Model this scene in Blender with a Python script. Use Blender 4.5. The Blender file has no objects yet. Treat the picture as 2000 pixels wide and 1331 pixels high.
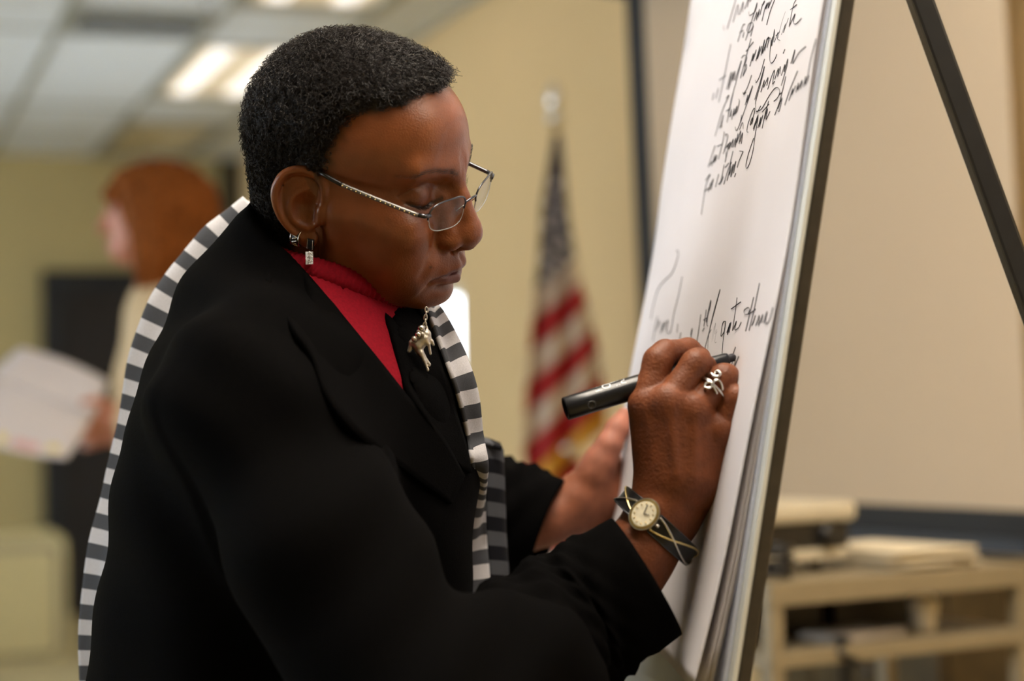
import bpy, bmesh, math, random
import numpy as np
from mathutils import Vector, Matrix

random.seed(7); RNG = np.random.default_rng(11)
SC = bpy.context.scene
COL = SC.collection

# ------------------------------------------------------------------ camera
F_PX = 3889.0                                   # focal length in pixels of the 2000x1331 frame (70 mm)
PITCH, ROLL = math.radians(1.99), math.radians(1.0)
CAM = np.array([0.0, 0.0, 1.15])
_f = np.array([0, math.cos(PITCH), math.sin(PITCH)]); _r = np.array([1.0, 0, 0]); _u = np.cross(_r, _f)
_r2 = math.cos(ROLL)*_r - math.sin(ROLL)*_u; _u2 = math.cos(ROLL)*_u + math.sin(ROLL)*_r
cam_data = bpy.data.cameras.new('camera'); cam = bpy.data.objects.new('camera', cam_data); COL.objects.link(cam)
cam.matrix_world = Matrix(((_r2[0], _u2[0], -_f[0], CAM[0]), (_r2[1], _u2[1], -_f[1], CAM[1]), (_r2[2], _u2[2], -_f[2], CAM[2]), (0, 0, 0, 1)))
cam_data.sensor_width = 36.0; cam_data.lens = F_PX*36.0/2000.0
cam_data.clip_start = 0.05
cam_data.dof.use_dof = True; cam_data.dof.focus_distance = 1.735; cam_data.dof.aperture_fstop = 2.8
SC.camera = cam

def at(x, y, Y):
    """world point at depth Y (metres along the floor from the camera) seen at a pixel of the 2000x1331 photograph"""
    d = _r2*((x-1000)/F_PX) + _u2*(-(y-665.5)/F_PX) + _f
    return CAM + d*(Y/d[1])

# ------------------------------------------------------------------ world, light, exposure
W = bpy.data.worlds.new('world'); SC.world = W; W.use_nodes = True
_bg = W.node_tree.nodes['Background']; _bg.inputs['Color'].default_value = (0.80, 0.90, 1.0, 1); _bg.inputs['Strength'].default_value = 6.0
SC.view_settings.view_transform = 'Standard'; SC.view_settings.look = 'None'; SC.view_settings.gamma = 1.0
SC.view_settings.use_curve_mapping = False; SC.view_settings.exposure = 0.38
LAMP_DIM, LAMP_KEY = 0.30, 11.0                   # visible lights dim; strength of the unseen key light added above the writer

# ------------------------------------------------------------------ materials
def mat(name, color, rough=0.6, metal=0.0, spec=0.5, noise=None, bump=None, sheen=0.0, sss=0.0, emit=None, alpha=None, trans=0.0, attr=None, coat=0.0, ior=None):
    """procedural principled material; noise=(scale, amount) varies the colour, bump=(scale, strength) the relief"""
    m = bpy.data.materials.new(name); m.use_nodes = True; nt = m.node_tree; N = nt.nodes; K = nt.links
    b = N['Principled BSDF']
    b.inputs['Base Color'].default_value = (*color, 1); b.inputs['Roughness'].default_value = rough; b.inputs['Metallic'].default_value = metal
    b.inputs['Specular IOR Level'].default_value = spec
    if sheen: b.inputs['Sheen Weight'].default_value = sheen; b.inputs['Sheen Roughness'].default_value = 0.4
    if sss: b.inputs['Subsurface Weight'].default_value = sss; b.inputs['Subsurface Radius'].default_value = (0.008, 0.003, 0.0015); b.inputs['Subsurface Scale'].default_value = 0.6
    if trans: b.inputs['Transmission Weight'].default_value = trans
    if ior: b.inputs['IOR'].default_value = ior
    if coat: b.inputs['Coat Weight'].default_value = coat
    if emit: b.inputs['Emission Color'].default_value = (*emit[0], 1); b.inputs['Emission Strength'].default_value = emit[1]
    if alpha is not None: b.inputs['Alpha'].default_value = alpha
    tc = N.new('ShaderNodeTexCoord'); src = None
    if attr:
        a = N.new('ShaderNodeVertexColor'); a.layer_name = attr; src = a.outputs['Color']
    if noise:
        n = N.new('ShaderNodeTexNoise'); n.inputs['Scale'].default_value = noise[0]; n.inputs['Detail'].default_value = 5
        K.new(tc.outputs['Object'], n.inputs['Vector'])
        mr = N.new('ShaderNodeMapRange'); mr.inputs[1].default_value = 0.3; mr.inputs[2].default_value = 0.7
        mr.inputs[3].default_value = 1-noise[1]; mr.inputs[4].default_value = 1+noise[1]; K.new(n.outputs['Fac'], mr.inputs[0])
        mx = N.new('ShaderNodeVectorMath'); mx.operation = 'SCALE'; K.new(mr.outputs[0], mx.inputs['Scale'])
        if src: K.new(src, mx.inputs[0])
        else: mx.inputs[0].default_value = color
        src = mx.outputs[0]
    if src: K.new(src, b.inputs['Base Color'])
    if bump:
        n = N.new('ShaderNodeTexNoise'); n.inputs['Scale'].default_value = bump[0]; n.inputs['Detail'].default_value = 3
        K.new(tc.outputs['Object'], n.inputs['Vector'])
        bp = N.new('ShaderNodeBump'); bp.inputs['Strength'].default_value = bump[1]; bp.inputs['Distance'].default_value = 0.002
        K.new(n.outputs['Fac'], bp.inputs['Height']); K.new(bp.outputs[0], b.inputs['Normal'])
    return m

# ------------------------------------------------------------------ mesh helpers
def tag(o, label=None, category=None, group=None, kind=None):
    if label: o['label'] = label
    if category: o['category'] = category
    if group: o['group'] = group
    if kind: o['kind'] = kind
    return o

def link(name, me, material=None, parent=None, smooth=True):
    o = bpy.data.objects.new(name, me); COL.objects.link(o)
    if material is not None: me.materials.append(material)
    if smooth and len(me.polygons): me.polygons.foreach_set('use_smooth', np.ones(len(me.polygons), bool))
    if parent is not None:
        o.parent = parent
        o.matrix_parent_inverse = parent.matrix_world.inverted() if parent.type != 'EMPTY' or True else Matrix()
    return o

def empty(name, loc=(0, 0, 0), rz=0.0):
    o = bpy.data.objects.new(name, None); COL.objects.link(o)
    o.matrix_world = Matrix.Translation(Vector(loc)) @ Matrix.Rotation(rz, 4, 'Z'); o.empty_display_size = 0.05
    return o

def mesh_np(name, V, Fq):
    """fast mesh from a vertex array and a uniform face array (n x 3 or n x 4)"""
    V = np.ascontiguousarray(V, np.float32); Fq = np.ascontiguousarray(Fq, np.int32); k = Fq.shape[1]
    me = bpy.data.meshes.new(name)
    me.vertices.add(len(V)); me.vertices.foreach_set('co', V.ravel())
    me.loops.add(Fq.size); me.loops.foreach_set('vertex_index', Fq.ravel())
    me.polygons.add(len(Fq)); me.polygons.foreach_set('loop_start', np.arange(0, Fq.size, k, dtype=np.int32))
    me.update(calc_edges=True); me.validate()
    return me

def vcol(me, name, C):
    a = me.color_attributes.new(name, 'FLOAT_COLOR', 'POINT'); C = np.asarray(C, np.float32)
    if C.shape[1] == 3: C = np.concatenate([C, np.ones((len(C), 1), np.float32)], 1)
    a.data.foreach_set('color', C.ravel())

def bm_mesh(bm, name):
    me = bpy.data.meshes.new(name); bm.normal_update(); bm.to_mesh(me); bm.free(); return me

def box_me(name, sx, sy, sz, bevel=0.0, seg=2):
    bm = bmesh.new(); bmesh.ops.create_cube(bm, size=1.0); bmesh.ops.scale(bm, vec=(sx, sy, sz), verts=bm.verts)
    if bevel: bmesh.ops.bevel(bm, geom=bm.edges[:], offset=bevel, segments=seg, affect='EDGES', profile=0.6)
    return bm_mesh(bm, name)

def box(name, center, size, material, parent=None, rot=None, bevel=0.002):
    """a bevelled box placed at a world centre with a 3x3 orientation"""
    me = box_me(name, *size, bevel=min(bevel, min(size)*0.45)); 
    M = Matrix.Translation(Vector(center)) @ (rot.to_4x4() if rot is not None else Matrix())
    me.transform(M); return link(name, me, material, parent, smooth=False)

def frame_curve(P, up=(0, 0, 1)):
    P = np.asarray(P, float); T = np.gradient(P, axis=0); T /= np.linalg.norm(T, axis=1)[:, None]+1e-12
    n = np.cross(T[0], up)
    if np.linalg.norm(n) < 1e-4: n = np.cross(T[0], (1, 0, 0.3))
    n /= np.linalg.norm(n); Ns = []
    for t in T:
        n = n - t*np.dot(n, t); n /= np.linalg.norm(n)+1e-12; Ns.append(n.copy())
    Ns = np.array(Ns); return T, Ns, np.cross(T, Ns)

def catmull(P, n=8):
    P = np.asarray(P, float); Q = np.vstack([2*P[0]-P[1], P, 2*P[-1]-P[-2]]); out = []
    for i in range(1, len(Q)-2):
        a, b, c, d = Q[i-1], Q[i], Q[i+1], Q[i+2]
        for t in np.linspace(0, 1, n, endpoint=False):
            out.append(0.5*((2*b)+(c-a)*t+(2*a-5*b+4*c-d)*t*t+(3*b-a-3*c+d)*t**3))
    out.append(P[-1]); return np.array(out)

def tube_np(P, r, seg=8, cap=True, flat=1.0):
    """vertices and quads of a tube along points P; r scalar or per point"""
    P = np.asarray(P, float); n = len(P); r = np.broadcast_to(np.asarray(r, float), (n,))
    T, N_, B = frame_curve(P); a = np.linspace(0, 2*math.pi, seg, endpoint=False)
    V = P[:, None]+(np.cos(a)[None, :, None]*N_[:, None]+flat*np.sin(a)[None, :, None]*B[:, None])*r[:, None, None]
    V = V.reshape(-1, 3); i, j = np.meshgrid(np.arange(n-1), np.arange(seg), indexing='ij'); j2 = (j+1) % seg
    Fq = np.stack([i*seg+j, i*seg+j2, (i+1)*seg+j2, (i+1)*seg+j], -1).reshape(-1, 4)
    if cap:
        V = np.vstack([V, P[0], P[-1]]); k = np.arange(seg); k2 = (k+1) % seg
        c0 = np.stack([np.full(seg, n*seg), k2, k, k], -1); 
        c0 = np.stack([np.full(seg, n*seg), k2, k, np.full(seg, n*seg)], -1)
        c1 = np.stack([np.full(seg, n*seg+1), (n-1)*seg+k, (n-1)*seg+k2, np.full(seg, n*seg+1)], -1)
        Ft = [tuple(f[:3]) for f in np.vstack([c0, c1])]
        return V, [tuple(f) for f in Fq]+Ft
    return V, [tuple(f) for f in Fq]

def tube(name, P, r, material, parent=None, seg=8, smooth=True, flat=1.0):
    V, Fa = tube_np(P, r, seg, flat=flat); me = bpy.data.meshes.new(name); me.from_pydata([tuple(v) for v in V], [], [tuple(int(i) for i in f) for f in Fa]); me.update()
    return link(name, me, material, parent, smooth)

class MB:
    """collects several shapes that belong to one part and links them as one mesh"""
    def __init__(s): s.V = []; s.F = []
    def add(s, V, Fa):
        o = len(s.V); s.V += [tuple(float(c) for c in v) for v in V]; s.F += [tuple(int(i)+o for i in f) for f in Fa]; return s
    def tube(s, P, r, seg=8, flat=1.0): return s.add(*tube_np(P, r, seg, flat=flat))
    def box(s, c, size, rot=None):
        R_ = np.array(rot) if rot is not None else np.eye(3); h = np.array(size)/2
        V = [np.array(c)+R_@(h*np.array(q)) for q in ((-1,-1,-1),(1,-1,-1),(1,1,-1),(-1,1,-1),(-1,-1,1),(1,-1,1),(1,1,1),(-1,1,1))]
        return s.add(V, [(3,2,1,0),(4,5,6,7),(0,1,5,4),(1,2,6,5),(2,3,7,6),(3,0,4,7)])
    def sphere(s, c, r, n=8, m=12, R_=None):
        r = np.broadcast_to(np.array(r, float), (3,)); V = []; Fa = []
        for i in range(n+1):
            for j in range(m):
                t = math.pi*i/n; p = 2*math.pi*j/m; q = r*np.array([math.sin(t)*math.cos(p), math.sin(t)*math.sin(p), math.cos(t)])
                V.append(np.array(c)+(q if R_ is None else R_@q))
        for i in range(n):
            for j in range(m): Fa.append((i*m+j, (i+1)*m+j, (i+1)*m+(j+1) % m, i*m+(j+1) % m))
        return s.add(V, Fa)
    def build(s, name, material, parent=None, smooth=True):
        me = bpy.data.meshes.new(name); me.from_pydata(s.V, [], s.F); me.update(); return link(name, me, material, parent, smooth)

# ------------------------------------------------------------------ signed-distance sculpting (numpy) and surface nets
class Vol:
    def __init__(s, lo, hi, h):
        s.h = h; s.lo = np.array(lo, float); n = np.ceil((np.array(hi)-s.lo)/h).astype(int)+1
        s.ax = [(s.lo[i]+h*np.arange(n[i])).astype(np.float32) for i in range(3)]
        s.d = np.full(tuple(n), 1e3, np.float32)
    def win(s, lo, hi):
        sl = []
        for i in range(3):
            a = int(np.clip(math.floor((lo[i]-s.lo[i])/s.h), 0, s.d.shape[i])); b = int(np.clip(math.ceil((hi[i]-s.lo[i])/s.h)+1, 0, s.d.shape[i])); sl.append(slice(a, b))
        return tuple(sl)
    def pts(s, sl):
        return s.ax[0][sl[0]][:, None, None], s.ax[1][sl[1]][None, :, None], s.ax[2][sl[2]][None, None, :]
    def op(s, fn, lo, hi, mode, k, pad=None):
        pad = (k*1.2+3*s.h) if pad is None else pad
        sl = s.win(np.array(lo)-pad, np.array(hi)+pad)
        if any(q.stop <= q.start for q in sl): return
        e = fn(*s.pts(sl)).astype(np.float32); d = s.d[sl]
        if mode == '+':
            if k > 0:
                hh = np.maximum(k-np.abs(d-e), 0)/k; s.d[sl] = np.minimum(d, e)-hh*hh*k*0.25
            else: s.d[sl] = np.minimum(d, e)
        elif mode == '-':
            e = -e; hh = np.maximum(k-np.abs(d-e), 0)/k if k > 0 else 0; s.d[sl] = np.maximum(d, e)+(hh*hh*k*0.25 if k > 0 else 0)
        elif mode == 'd': s.d[sl] = d+e
    def ell(s, c, r, k=0.0, mode='+', R_=None, sym=False):
        c = np.array(c, float); r = np.broadcast_to(np.array(r, float), (3,)).astype(float); m = r.max()
        def fn(x, y, z):
            y = np.abs(y) if sym else y
            x, y, z = x-c[0], y-c[1], z-c[2]
            if R_ is not None: x, y, z = (R_[0][0]*x+R_[1][0]*y+R_[2][0]*z, R_[0][1]*x+R_[1][1]*y+R_[2][1]*z, R_[0][2]*x+R_[1][2]*y+R_[2][2]*z)
            k0 = np.sqrt((x/r[0])**2+(y/r[1])**2+(z/r[2])**2); k1 = np.sqrt((x/r[0]**2)**2+(y/r[1]**2)**2+(z/r[2]**2)**2)
            return k0*(k0-1)/np.maximum(k1, 1e-6)
        ext = np.full(3, m) if R_ is not None else r
        lo, hi = c-ext, c+ext
        if sym and lo[1] < k*1.2+3*s.h: lo[1] = -hi[1]; s.op(fn, lo, hi, mode, k)
        else:
            s.op(fn, lo, hi, mode, k)
            if sym: s.op(fn, lo*[1, 0, 1]-[0, hi[1], 0], hi*[1, 0, 1]-[0, lo[1], 0], mode, k)
    def cap(s, a, b, ra, rb, k=0.0, mode='+', sym=False):
        a = np.array(a, float); b = np.array(b, float); ab = b-a; L2 = max(float(ab@ab), 1e-12)
        def fn(x, y, z):
            y = np.abs(y) if sym else y
            px, py, pz = x-a[0], y-a[1], z-a[2]
            t = np.clip((px*ab[0]+py*ab[1]+pz*ab[2])/L2, 0, 1)
            return np.sqrt((px-t*ab[0])**2+(py-t*ab[1])**2+(pz-t*ab[2])**2)-(ra+t*(rb-ra))
        m = max(ra, rb); lo = np.minimum(a, b)-m; hi = np.maximum(a, b)+m
        if sym:
            if lo[1] < k*1.2+3*s.h: lo[1] = -hi[1]; s.op(fn, lo, hi, mode, k)
            else:
                s.op(fn, lo, hi, mode, k); l2 = lo.copy(); h2 = hi.copy(); l2[1] = -hi[1]; h2[1] = -lo[1]; s.op(fn, l2, h2, mode, k)
        else: s.op(fn, lo, hi, mode, k)
    def chain(s, P, r, k=0.0, mode='+', sym=False, kin=None, ysq=None):
        """a limb: round cones through points, blended with kin among themselves by being one min, then k to the rest"""
        P = np.array(P, float); r = np.broadcast_to(np.array(r, float), (len(P),))
        def fn(x, y, z):
            y = np.abs(y) if sym else y; out = None
            if ysq: y = ysq[0]+(y-ysq[0])*ysq[1]
            for i in range(len(P)-1):
                a = P[i]; ab = P[i+1]-a; L2 = max(float(ab@ab), 1e-12); px, py, pz = x-a[0], y-a[1], z-a[2]
                t = np.clip((px*ab[0]+py*ab[1]+pz*ab[2])/L2, 0, 1)
                e = np.sqrt((px-t*ab[0])**2+(py-t*ab[1])**2+(pz-t*ab[2])**2)-(r[i]+t*(r[i+1]-r[i]))
                if out is None: out = e
                elif kin:
                    hh = np.maximum(kin-np.abs(out-e), 0)/kin; out = np.minimum(out, e)-hh*hh*kin*0.25
                else: out = np.minimum(out, e)
            return out
        lo = (P-r[:, None]).min(0); hi = (P+r[:, None]).max(0)
        if ysq: lo[1] = ysq[0]+(lo[1]-ysq[0])/ysq[1]; hi[1] = ysq[0]+(hi[1]-ysq[0])/ysq[1]
        if sym:
            if lo[1] < k*1.2+3*s.h: lo[1] = -hi[1]; s.op(fn, lo, hi, mode, k)
            else:
                s.op(fn, lo, hi, mode, k); l2 = lo.copy(); h2 = hi.copy(); l2[1] = -hi[1]; h2[1] = -lo[1]; s.op(fn, l2, h2, mode, k)
        else: s.op(fn, lo, hi, mode, k)
    def groove(s, P, width, depth, axes=(1, 2), sym=True, lim=None):
        """press a crease (depth>0) or raise a ridge (depth<0) along a polyline given in two of the axes; lim=(axis, lo, hi)"""
        P = np.array(P, float); w3 = width*3
        lo = np.full(3, -1e3); hi = np.full(3, 1e3)
        for q, ax in enumerate(axes): lo[ax] = P[:, q].min()-w3; hi[ax] = P[:, q].max()+w3
        if sym: lo[1] = -max(abs(hi[1]), abs(lo[1])); hi[1] = -lo[1]
        if lim: lo[lim[0]] = lim[1]; hi[lim[0]] = lim[2]
        def fn(x, y, z):
            y = np.abs(y) if sym else y; c = (x, y, z); u, v = c[axes[0]], c[axes[1]]; best = None
            for i in range(len(P)-1):
                a = P[i]; ab = P[i+1]-a; L2 = max(float(ab@ab), 1e-12); t = np.clip(((u-a[0])*ab[0]+(v-a[1])*ab[1])/L2, 0, 1)
                e = (u-a[0]-t*ab[0])**2+(v-a[1]-t*ab[1])**2
                best = e if best is None else np.minimum(best, e)
            e = depth*np.exp(-best/width**2)
            return e+0*(x+y+z)
        s.op(fn, lo, hi, 'd', 0, pad=0)
    def poly(s, pts, Y0, Y1, k=0.0, mode='-'):
        """cut with a cone of sight: the outline pts (photo pixels at depth 1.75) between two depths, as tailored openings are traced"""
        W_ = np.array([at(x, y, 1.75) for x, y in pts]); q = W_[:, [0, 2]]-CAM[[0, 2]]; q = q/1.75
        def fn(x, y, z):
            u = (x-CAM[0])/y; w = (z-CAM[2])/y; u, w = np.broadcast_arrays(u, w)
            d = np.full(u.shape, 1e9, np.float32); sg = np.ones(u.shape, np.float32); n = len(q)
            for i in range(n):
                a, b = q[i], q[i-1]; e = b-a; wx, wy = u-a[0], w-a[1]; t = np.clip((wx*e[0]+wy*e[1])/(e@e), 0, 1)
                d = np.minimum(d, (wx-e[0]*t)**2+(wy-e[1]*t)**2)
                c1 = w >= a[1]; c2 = w < b[1]; c3 = e[0]*wy > e[1]*wx
                fl = (c1 & c2 & c3) | (~c1 & ~c2 & ~c3); sg = np.where(fl, -sg, sg)
            o = sg*np.sqrt(d)*1.75
            return np.maximum(np.maximum(o, Y0-y), y-Y1)
        lo = np.array([(q[:, 0]).min()*Y1 if q[:, 0].min() < 0 else q[:, 0].min()*Y0, Y0, CAM[2]+min(q[:, 1].min()*Y1, q[:, 1].min()*Y0)])
        hi = np.array([max(q[:, 0].max()*Y1, q[:, 0].max()*Y0), Y1, CAM[2]+max(q[:, 1].max()*Y1, q[:, 1].max()*Y0)])
        s.op(fn, lo, hi, mode, k)
    def mesh(s):
        """naive surface nets"""
        D = s.d; ins = D < 0; nx, ny, nz = D.shape
        c = ins[:-1, :-1, :-1].astype(np.uint8)
        cnt = np.zeros((nx-1, ny-1, nz-1), np.uint8)
        for i in (0, 1):
            for j in (0, 1):
                for k in (0, 1): cnt += ins[i:nx-1+i, j:ny-1+j, k:nz-1+k]
        act = (cnt > 0) & (cnt < 8); I = np.argwhere(act); idx = np.full(act.shape, -1, np.int32); idx[act] = np.arange(len(I))
        acc = np.zeros((len(I), 3)); num = np.zeros(len(I))
        cor = [(i, j, k) for i in (0, 1) for j in (0, 1) for k in (0, 1)]
        val = {q: D[I[:, 0]+q[0], I[:, 1]+q[1], I[:, 2]+q[2]].astype(float) for q in cor}
        for a in cor:
            for ax in range(3):
                if a[ax] == 0:
                    b = list(a); b[ax] = 1; b = tuple(b); va, vb = val[a], val[b]; m = (va < 0) != (vb < 0)
                    t = np.where(m, va/np.where(m, va-vb, 1), 0); p = np.tile(np.array(a, float), (len(I), 1)); p[:, ax] = t
                    acc += p*m[:, None]; num += m
        V = s.lo+(I+acc/num[:, None])*s.h
        Fs = []
        for ax in range(3):
            o1, o2 = [(1, 2), (2, 0), (0, 1)][ax]
            sl_a = [slice(None)]*3; sl_b = [slice(None)]*3; sl_a[ax] = slice(0, -1); sl_b[ax] = slice(1, None)
            A = ins[tuple(sl_a)]; B = ins[tuple(sl_b)]; E = np.argwhere(A != B)
            E = E[(E[:, o1] > 0) & (E[:, o2] > 0) & (E[:, o1] < D.shape[o1]-1) & (E[:, o2] < D.shape[o2]-1)]
            fl = A[E[:, 0], E[:, 1], E[:, 2]]
            def g(d1, d2):
                q = E.copy(); q[:, o1] -= d1; q[:, o2] -= d2; return idx[q[:, 0], q[:, 1], q[:, 2]]
            q = np.stack([g(1, 1), g(0, 1), g(0, 0), g(1, 0)], -1); q[~fl] = q[~fl][:, ::-1]; Fs.append(q)
        Fq = np.vstack(Fs); Fq = Fq[(Fq >= 0).all(1)]
        return V, Fq

def relax(V, Fq, it=1, lam=0.5):
    """a little Laplacian smoothing of a quad mesh"""
    E = np.vstack([Fq[:, [0, 1]], Fq[:, [1, 2]], Fq[:, [2, 3]], Fq[:, [3, 0]]]); n = len(V)
    for _ in range(it):
        S = np.zeros_like(V); C = np.zeros(n)
        for a, b in ((0, 1), (1, 0)):
            for ax in range(3): S[:, ax] += np.bincount(E[:, a], V[E[:, b], ax], n)
            C += np.bincount(E[:, a], minlength=n)
        V = V+lam*(S/np.maximum(C, 1)[:, None]-V)
    return V

def smooth01(x, a, b):
    t = np.clip((x-a)/(b-a), 0, 1); return t*t*(3-2*t)
def vnoise(P, scale, seed=0):
    """cheap smooth pseudo-noise in [-1,1] from sums of sines"""
    r = np.random.default_rng(seed); o = np.zeros(len(P))
    for i in range(6):
        k = r.normal(size=3); k /= np.linalg.norm(k); o += np.sin(P@k*scale*(0.6+0.25*i)+r.uniform(0, 6.28))
    return o/3.2

# head pose: local axes X = where the face points, Y = her left, Z = crown, origin between the ears
def _rot(y, p, ro):
    cy, sy, cp, sp, cr, sr = math.cos(y), math.sin(y), math.cos(p), math.sin(p), math.cos(ro), math.sin(ro)
    return np.array([[cy, -sy, 0], [sy, cy, 0], [0, 0, 1]])@np.array([[cp, 0, sp], [0, 1, 0], [-sp, 0, cp]])@np.array([[1, 0, 0], [0, cr, -sr], [0, sr, cr]])
HEAD_R = _rot(math.radians(-21.14), math.radians(15.72), math.radians(21.56)); HEAD_T = np.array([-0.1348, 1.76, 1.3505]); HEAD_S = 0.989
def head(P): return (np.atleast_2d(np.asarray(P, float))*HEAD_S)@HEAD_R.T+HEAD_T          # metres in head space -> world
# joints of the writer
NK_T, NK_B = at(650, 492, 1.788), at(548, 655, 1.82)                     # neck axis
SH_R, EL_R = at(505, 790, 1.65), at(845, 1440, 1.50); WR_R = at(1210, 1130, 1.645)
SH_L, EL_L = at(690, 790, 2.00), at(800, 960, 2.16); WR_L = at(1040, 1020, 2.12)
# ================================================================== the room (long axis runs away to the left of the view)
AX = math.radians(18.5)
U = np.array([-math.sin(AX), math.cos(AX), 0.0]); Vx = np.array([math.cos(AX), math.sin(AX), 0.0])      # along / across the room
CEIL = 2.69; CORNER = at(465, 300, 12.0)*[1, 1, 0]
ROOM_R = Matrix((tuple(Vx), tuple(U), (0, 0, 1))).transposed()                                        # columns: across, along, up
def rm(t, s, z): return CORNER + Vx*t + U*s + np.array([0, 0, z])                                      # t across (0 = flag wall, negative into the room), s along (0 = far wall, negative towards the camera)
def pix_plane(px, py, n, p0):
    d = _r2*((px-1000)/F_PX)+_u2*(-(py-665.5)/F_PX)+_f; return CAM+d*(((p0-CAM)@n)/(d@n))
def on_ceiling(px, py):
    p = pix_plane(px, py, np.array([0, 0, 1.0]), np.array([0, 0, CEIL]))-CORNER; return p@Vx, p@U
def on_wall(px, py):      # flag wall -> (s, z)
    p = pix_plane(px, py, Vx, CORNER)-CORNER; return p@U, p[2]
def on_far(px, py):       # far wall -> (t, z)
    p = pix_plane(px, py, U, CORNER)-CORNER; return p@Vx, p[2]

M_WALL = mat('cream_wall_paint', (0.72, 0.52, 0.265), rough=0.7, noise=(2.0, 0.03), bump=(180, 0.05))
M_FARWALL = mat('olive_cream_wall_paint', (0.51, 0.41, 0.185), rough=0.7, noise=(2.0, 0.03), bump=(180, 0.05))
M_FLOOR = mat('tan_carpet', (0.36, 0.28, 0.13), rough=0.95, noise=(60, 0.15), bump=(400, 0.4))
M_TILE = mat('ceiling_tile', (0.76, 0.80, 0.82), rough=0.9, noise=(90, 0.05), bump=(300, 0.25))
M_GRID = mat('ceiling_grid', (0.36, 0.36, 0.30), rough=0.6, noise=(20, 0.05))
M_LAMP = mat('dimmed_diffuser', (0.8, 0.72, 0.58), rough=0.5, emit=((1.0, 0.80, 0.52), LAMP_DIM))
M_TUBE = mat('dimmed_tube', (1, 1, 1), rough=0.5, emit=((1.0, 0.92, 0.84), LAMP_DIM*3.0))
M_LAMP_KEY = mat('key_diffuser', (0.8, 0.72, 0.58), rough=0.5, emit=((1.0, 0.88, 0.73), LAMP_KEY))
M_TUBE_KEY = mat('key_tube', (1, 1, 1), rough=0.5, emit=((1.0, 0.91, 0.79), LAMP_KEY*3.0))
M_LAMP_MID = mat('half_lit_diffuser', (0.8, 0.72, 0.58), rough=0.5, emit=((1.0, 0.88, 0.73), LAMP_KEY*0.45))
M_TUBE_MID = mat('half_lit_tube', (1, 1, 1), rough=0.5, emit=((1.0, 0.91, 0.79), LAMP_KEY*1.35))
M_LAMP_OFF = mat('unlit_diffuser', (0.78, 0.68, 0.46), rough=0.5, noise=(20, 0.03))
M_DKOLIVE = mat('dark_olive', (0.045, 0.035, 0.015), rough=0.6, noise=(30, 0.1))
M_WFRAME = mat('window_frame_paint', (0.75, 0.72, 0.62), rough=0.5, noise=(30, 0.03))

def quad_box(name, t0, t1, s0, s1, z0, z1, m, parent=None, bevel=0.001):
    return box(name, rm((t0+t1)/2, (s0+s1)/2, (z0+z1)/2), (abs(t1-t0), abs(s1-s0), abs(z1-z0)), m, parent, rot=ROOM_R, bevel=bevel)

tag(quad_box('floor', -8.5, 0.15, -15.5, 0.15, -0.1, 0, M_FLOOR), 'tan carpet floor of the meeting room', kind='structure')
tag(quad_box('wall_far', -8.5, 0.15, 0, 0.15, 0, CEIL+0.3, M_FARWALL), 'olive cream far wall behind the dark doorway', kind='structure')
# flag wall with a bright window opening
w0, _ = on_wall(640, 620); w1, _ = on_wall(899, 620); WZ0, WZ1 = 0.75, 1.66
wall_r = quad_box('wall_right', 0, 0.15, w0, 0.15, 0, CEIL+0.3, M_WALL); tag(wall_r, 'cream wall running past the flag and the screen', kind='structure')
for nm, a in (('wall_right_section', (0, 0.15, -15.5, w1, 0, CEIL+0.3)), ('wall_right_section', (0, 0.15, w1, w0, WZ1, CEIL+0.3)), ('wall_right_section', (0, 0.15, w1, w0, 0, WZ0))):
    quad_box(nm, *a, M_WALL, wall_r, bevel=0.0)
win = quad_box('window_1', 0.05, 0.09, w1, w0, WZ0, WZ0+0.05, M_WFRAME); tag(win, 'bright narrow window behind the writer', kind='structure')
quad_box('window_frame', 0.05, 0.09, w1, w0, WZ1-0.05, WZ1, M_WFRAME, win)
quad_box('window_frame', 0.05, 0.09, w1, w1+0.05, WZ0+0.05, WZ1-0.05, M_WFRAME, win)
quad_box('window_frame', 0.05, 0.09, w0-0.05, w0, WZ0+0.05, WZ1-0.05, M_WFRAME, win)
quad_box('window_pane', 0.066, 0.072, w1+0.05, w0-0.05, WZ0+0.05, WZ1-0.05, mat('clear_glass', (1, 1, 1), rough=0.0, trans=1.0, ior=1.05, spec=0.2), win, bevel=0)
# left wall (out of the frame) with a row of daylight windows, and the wall behind the camera
LW = -6.6
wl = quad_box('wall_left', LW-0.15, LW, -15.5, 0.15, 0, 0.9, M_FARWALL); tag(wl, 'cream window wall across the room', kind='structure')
quad_box('wall_left_section', LW-0.15, LW, -15.5, 0.15, 2.3, CEIL+0.3, M_FARWALL, wl)
quad_box('wall_left_section', LW-0.15, LW, -15.5, -10.4, 0.9, 2.3, M_FARWALL, wl)
for q in range(4): quad_box('wall_left_section', LW-0.15, LW, -8.2+q*2.5, -7.8+q*2.5, 0.9, 2.3, M_FARWALL, wl)
tag(quad_box('wall_back', LW, 0.0, -15.65, -15.5, 0, CEIL+0.3, M_FARWALL), 'cream wall behind the camera', kind='structure')

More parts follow.
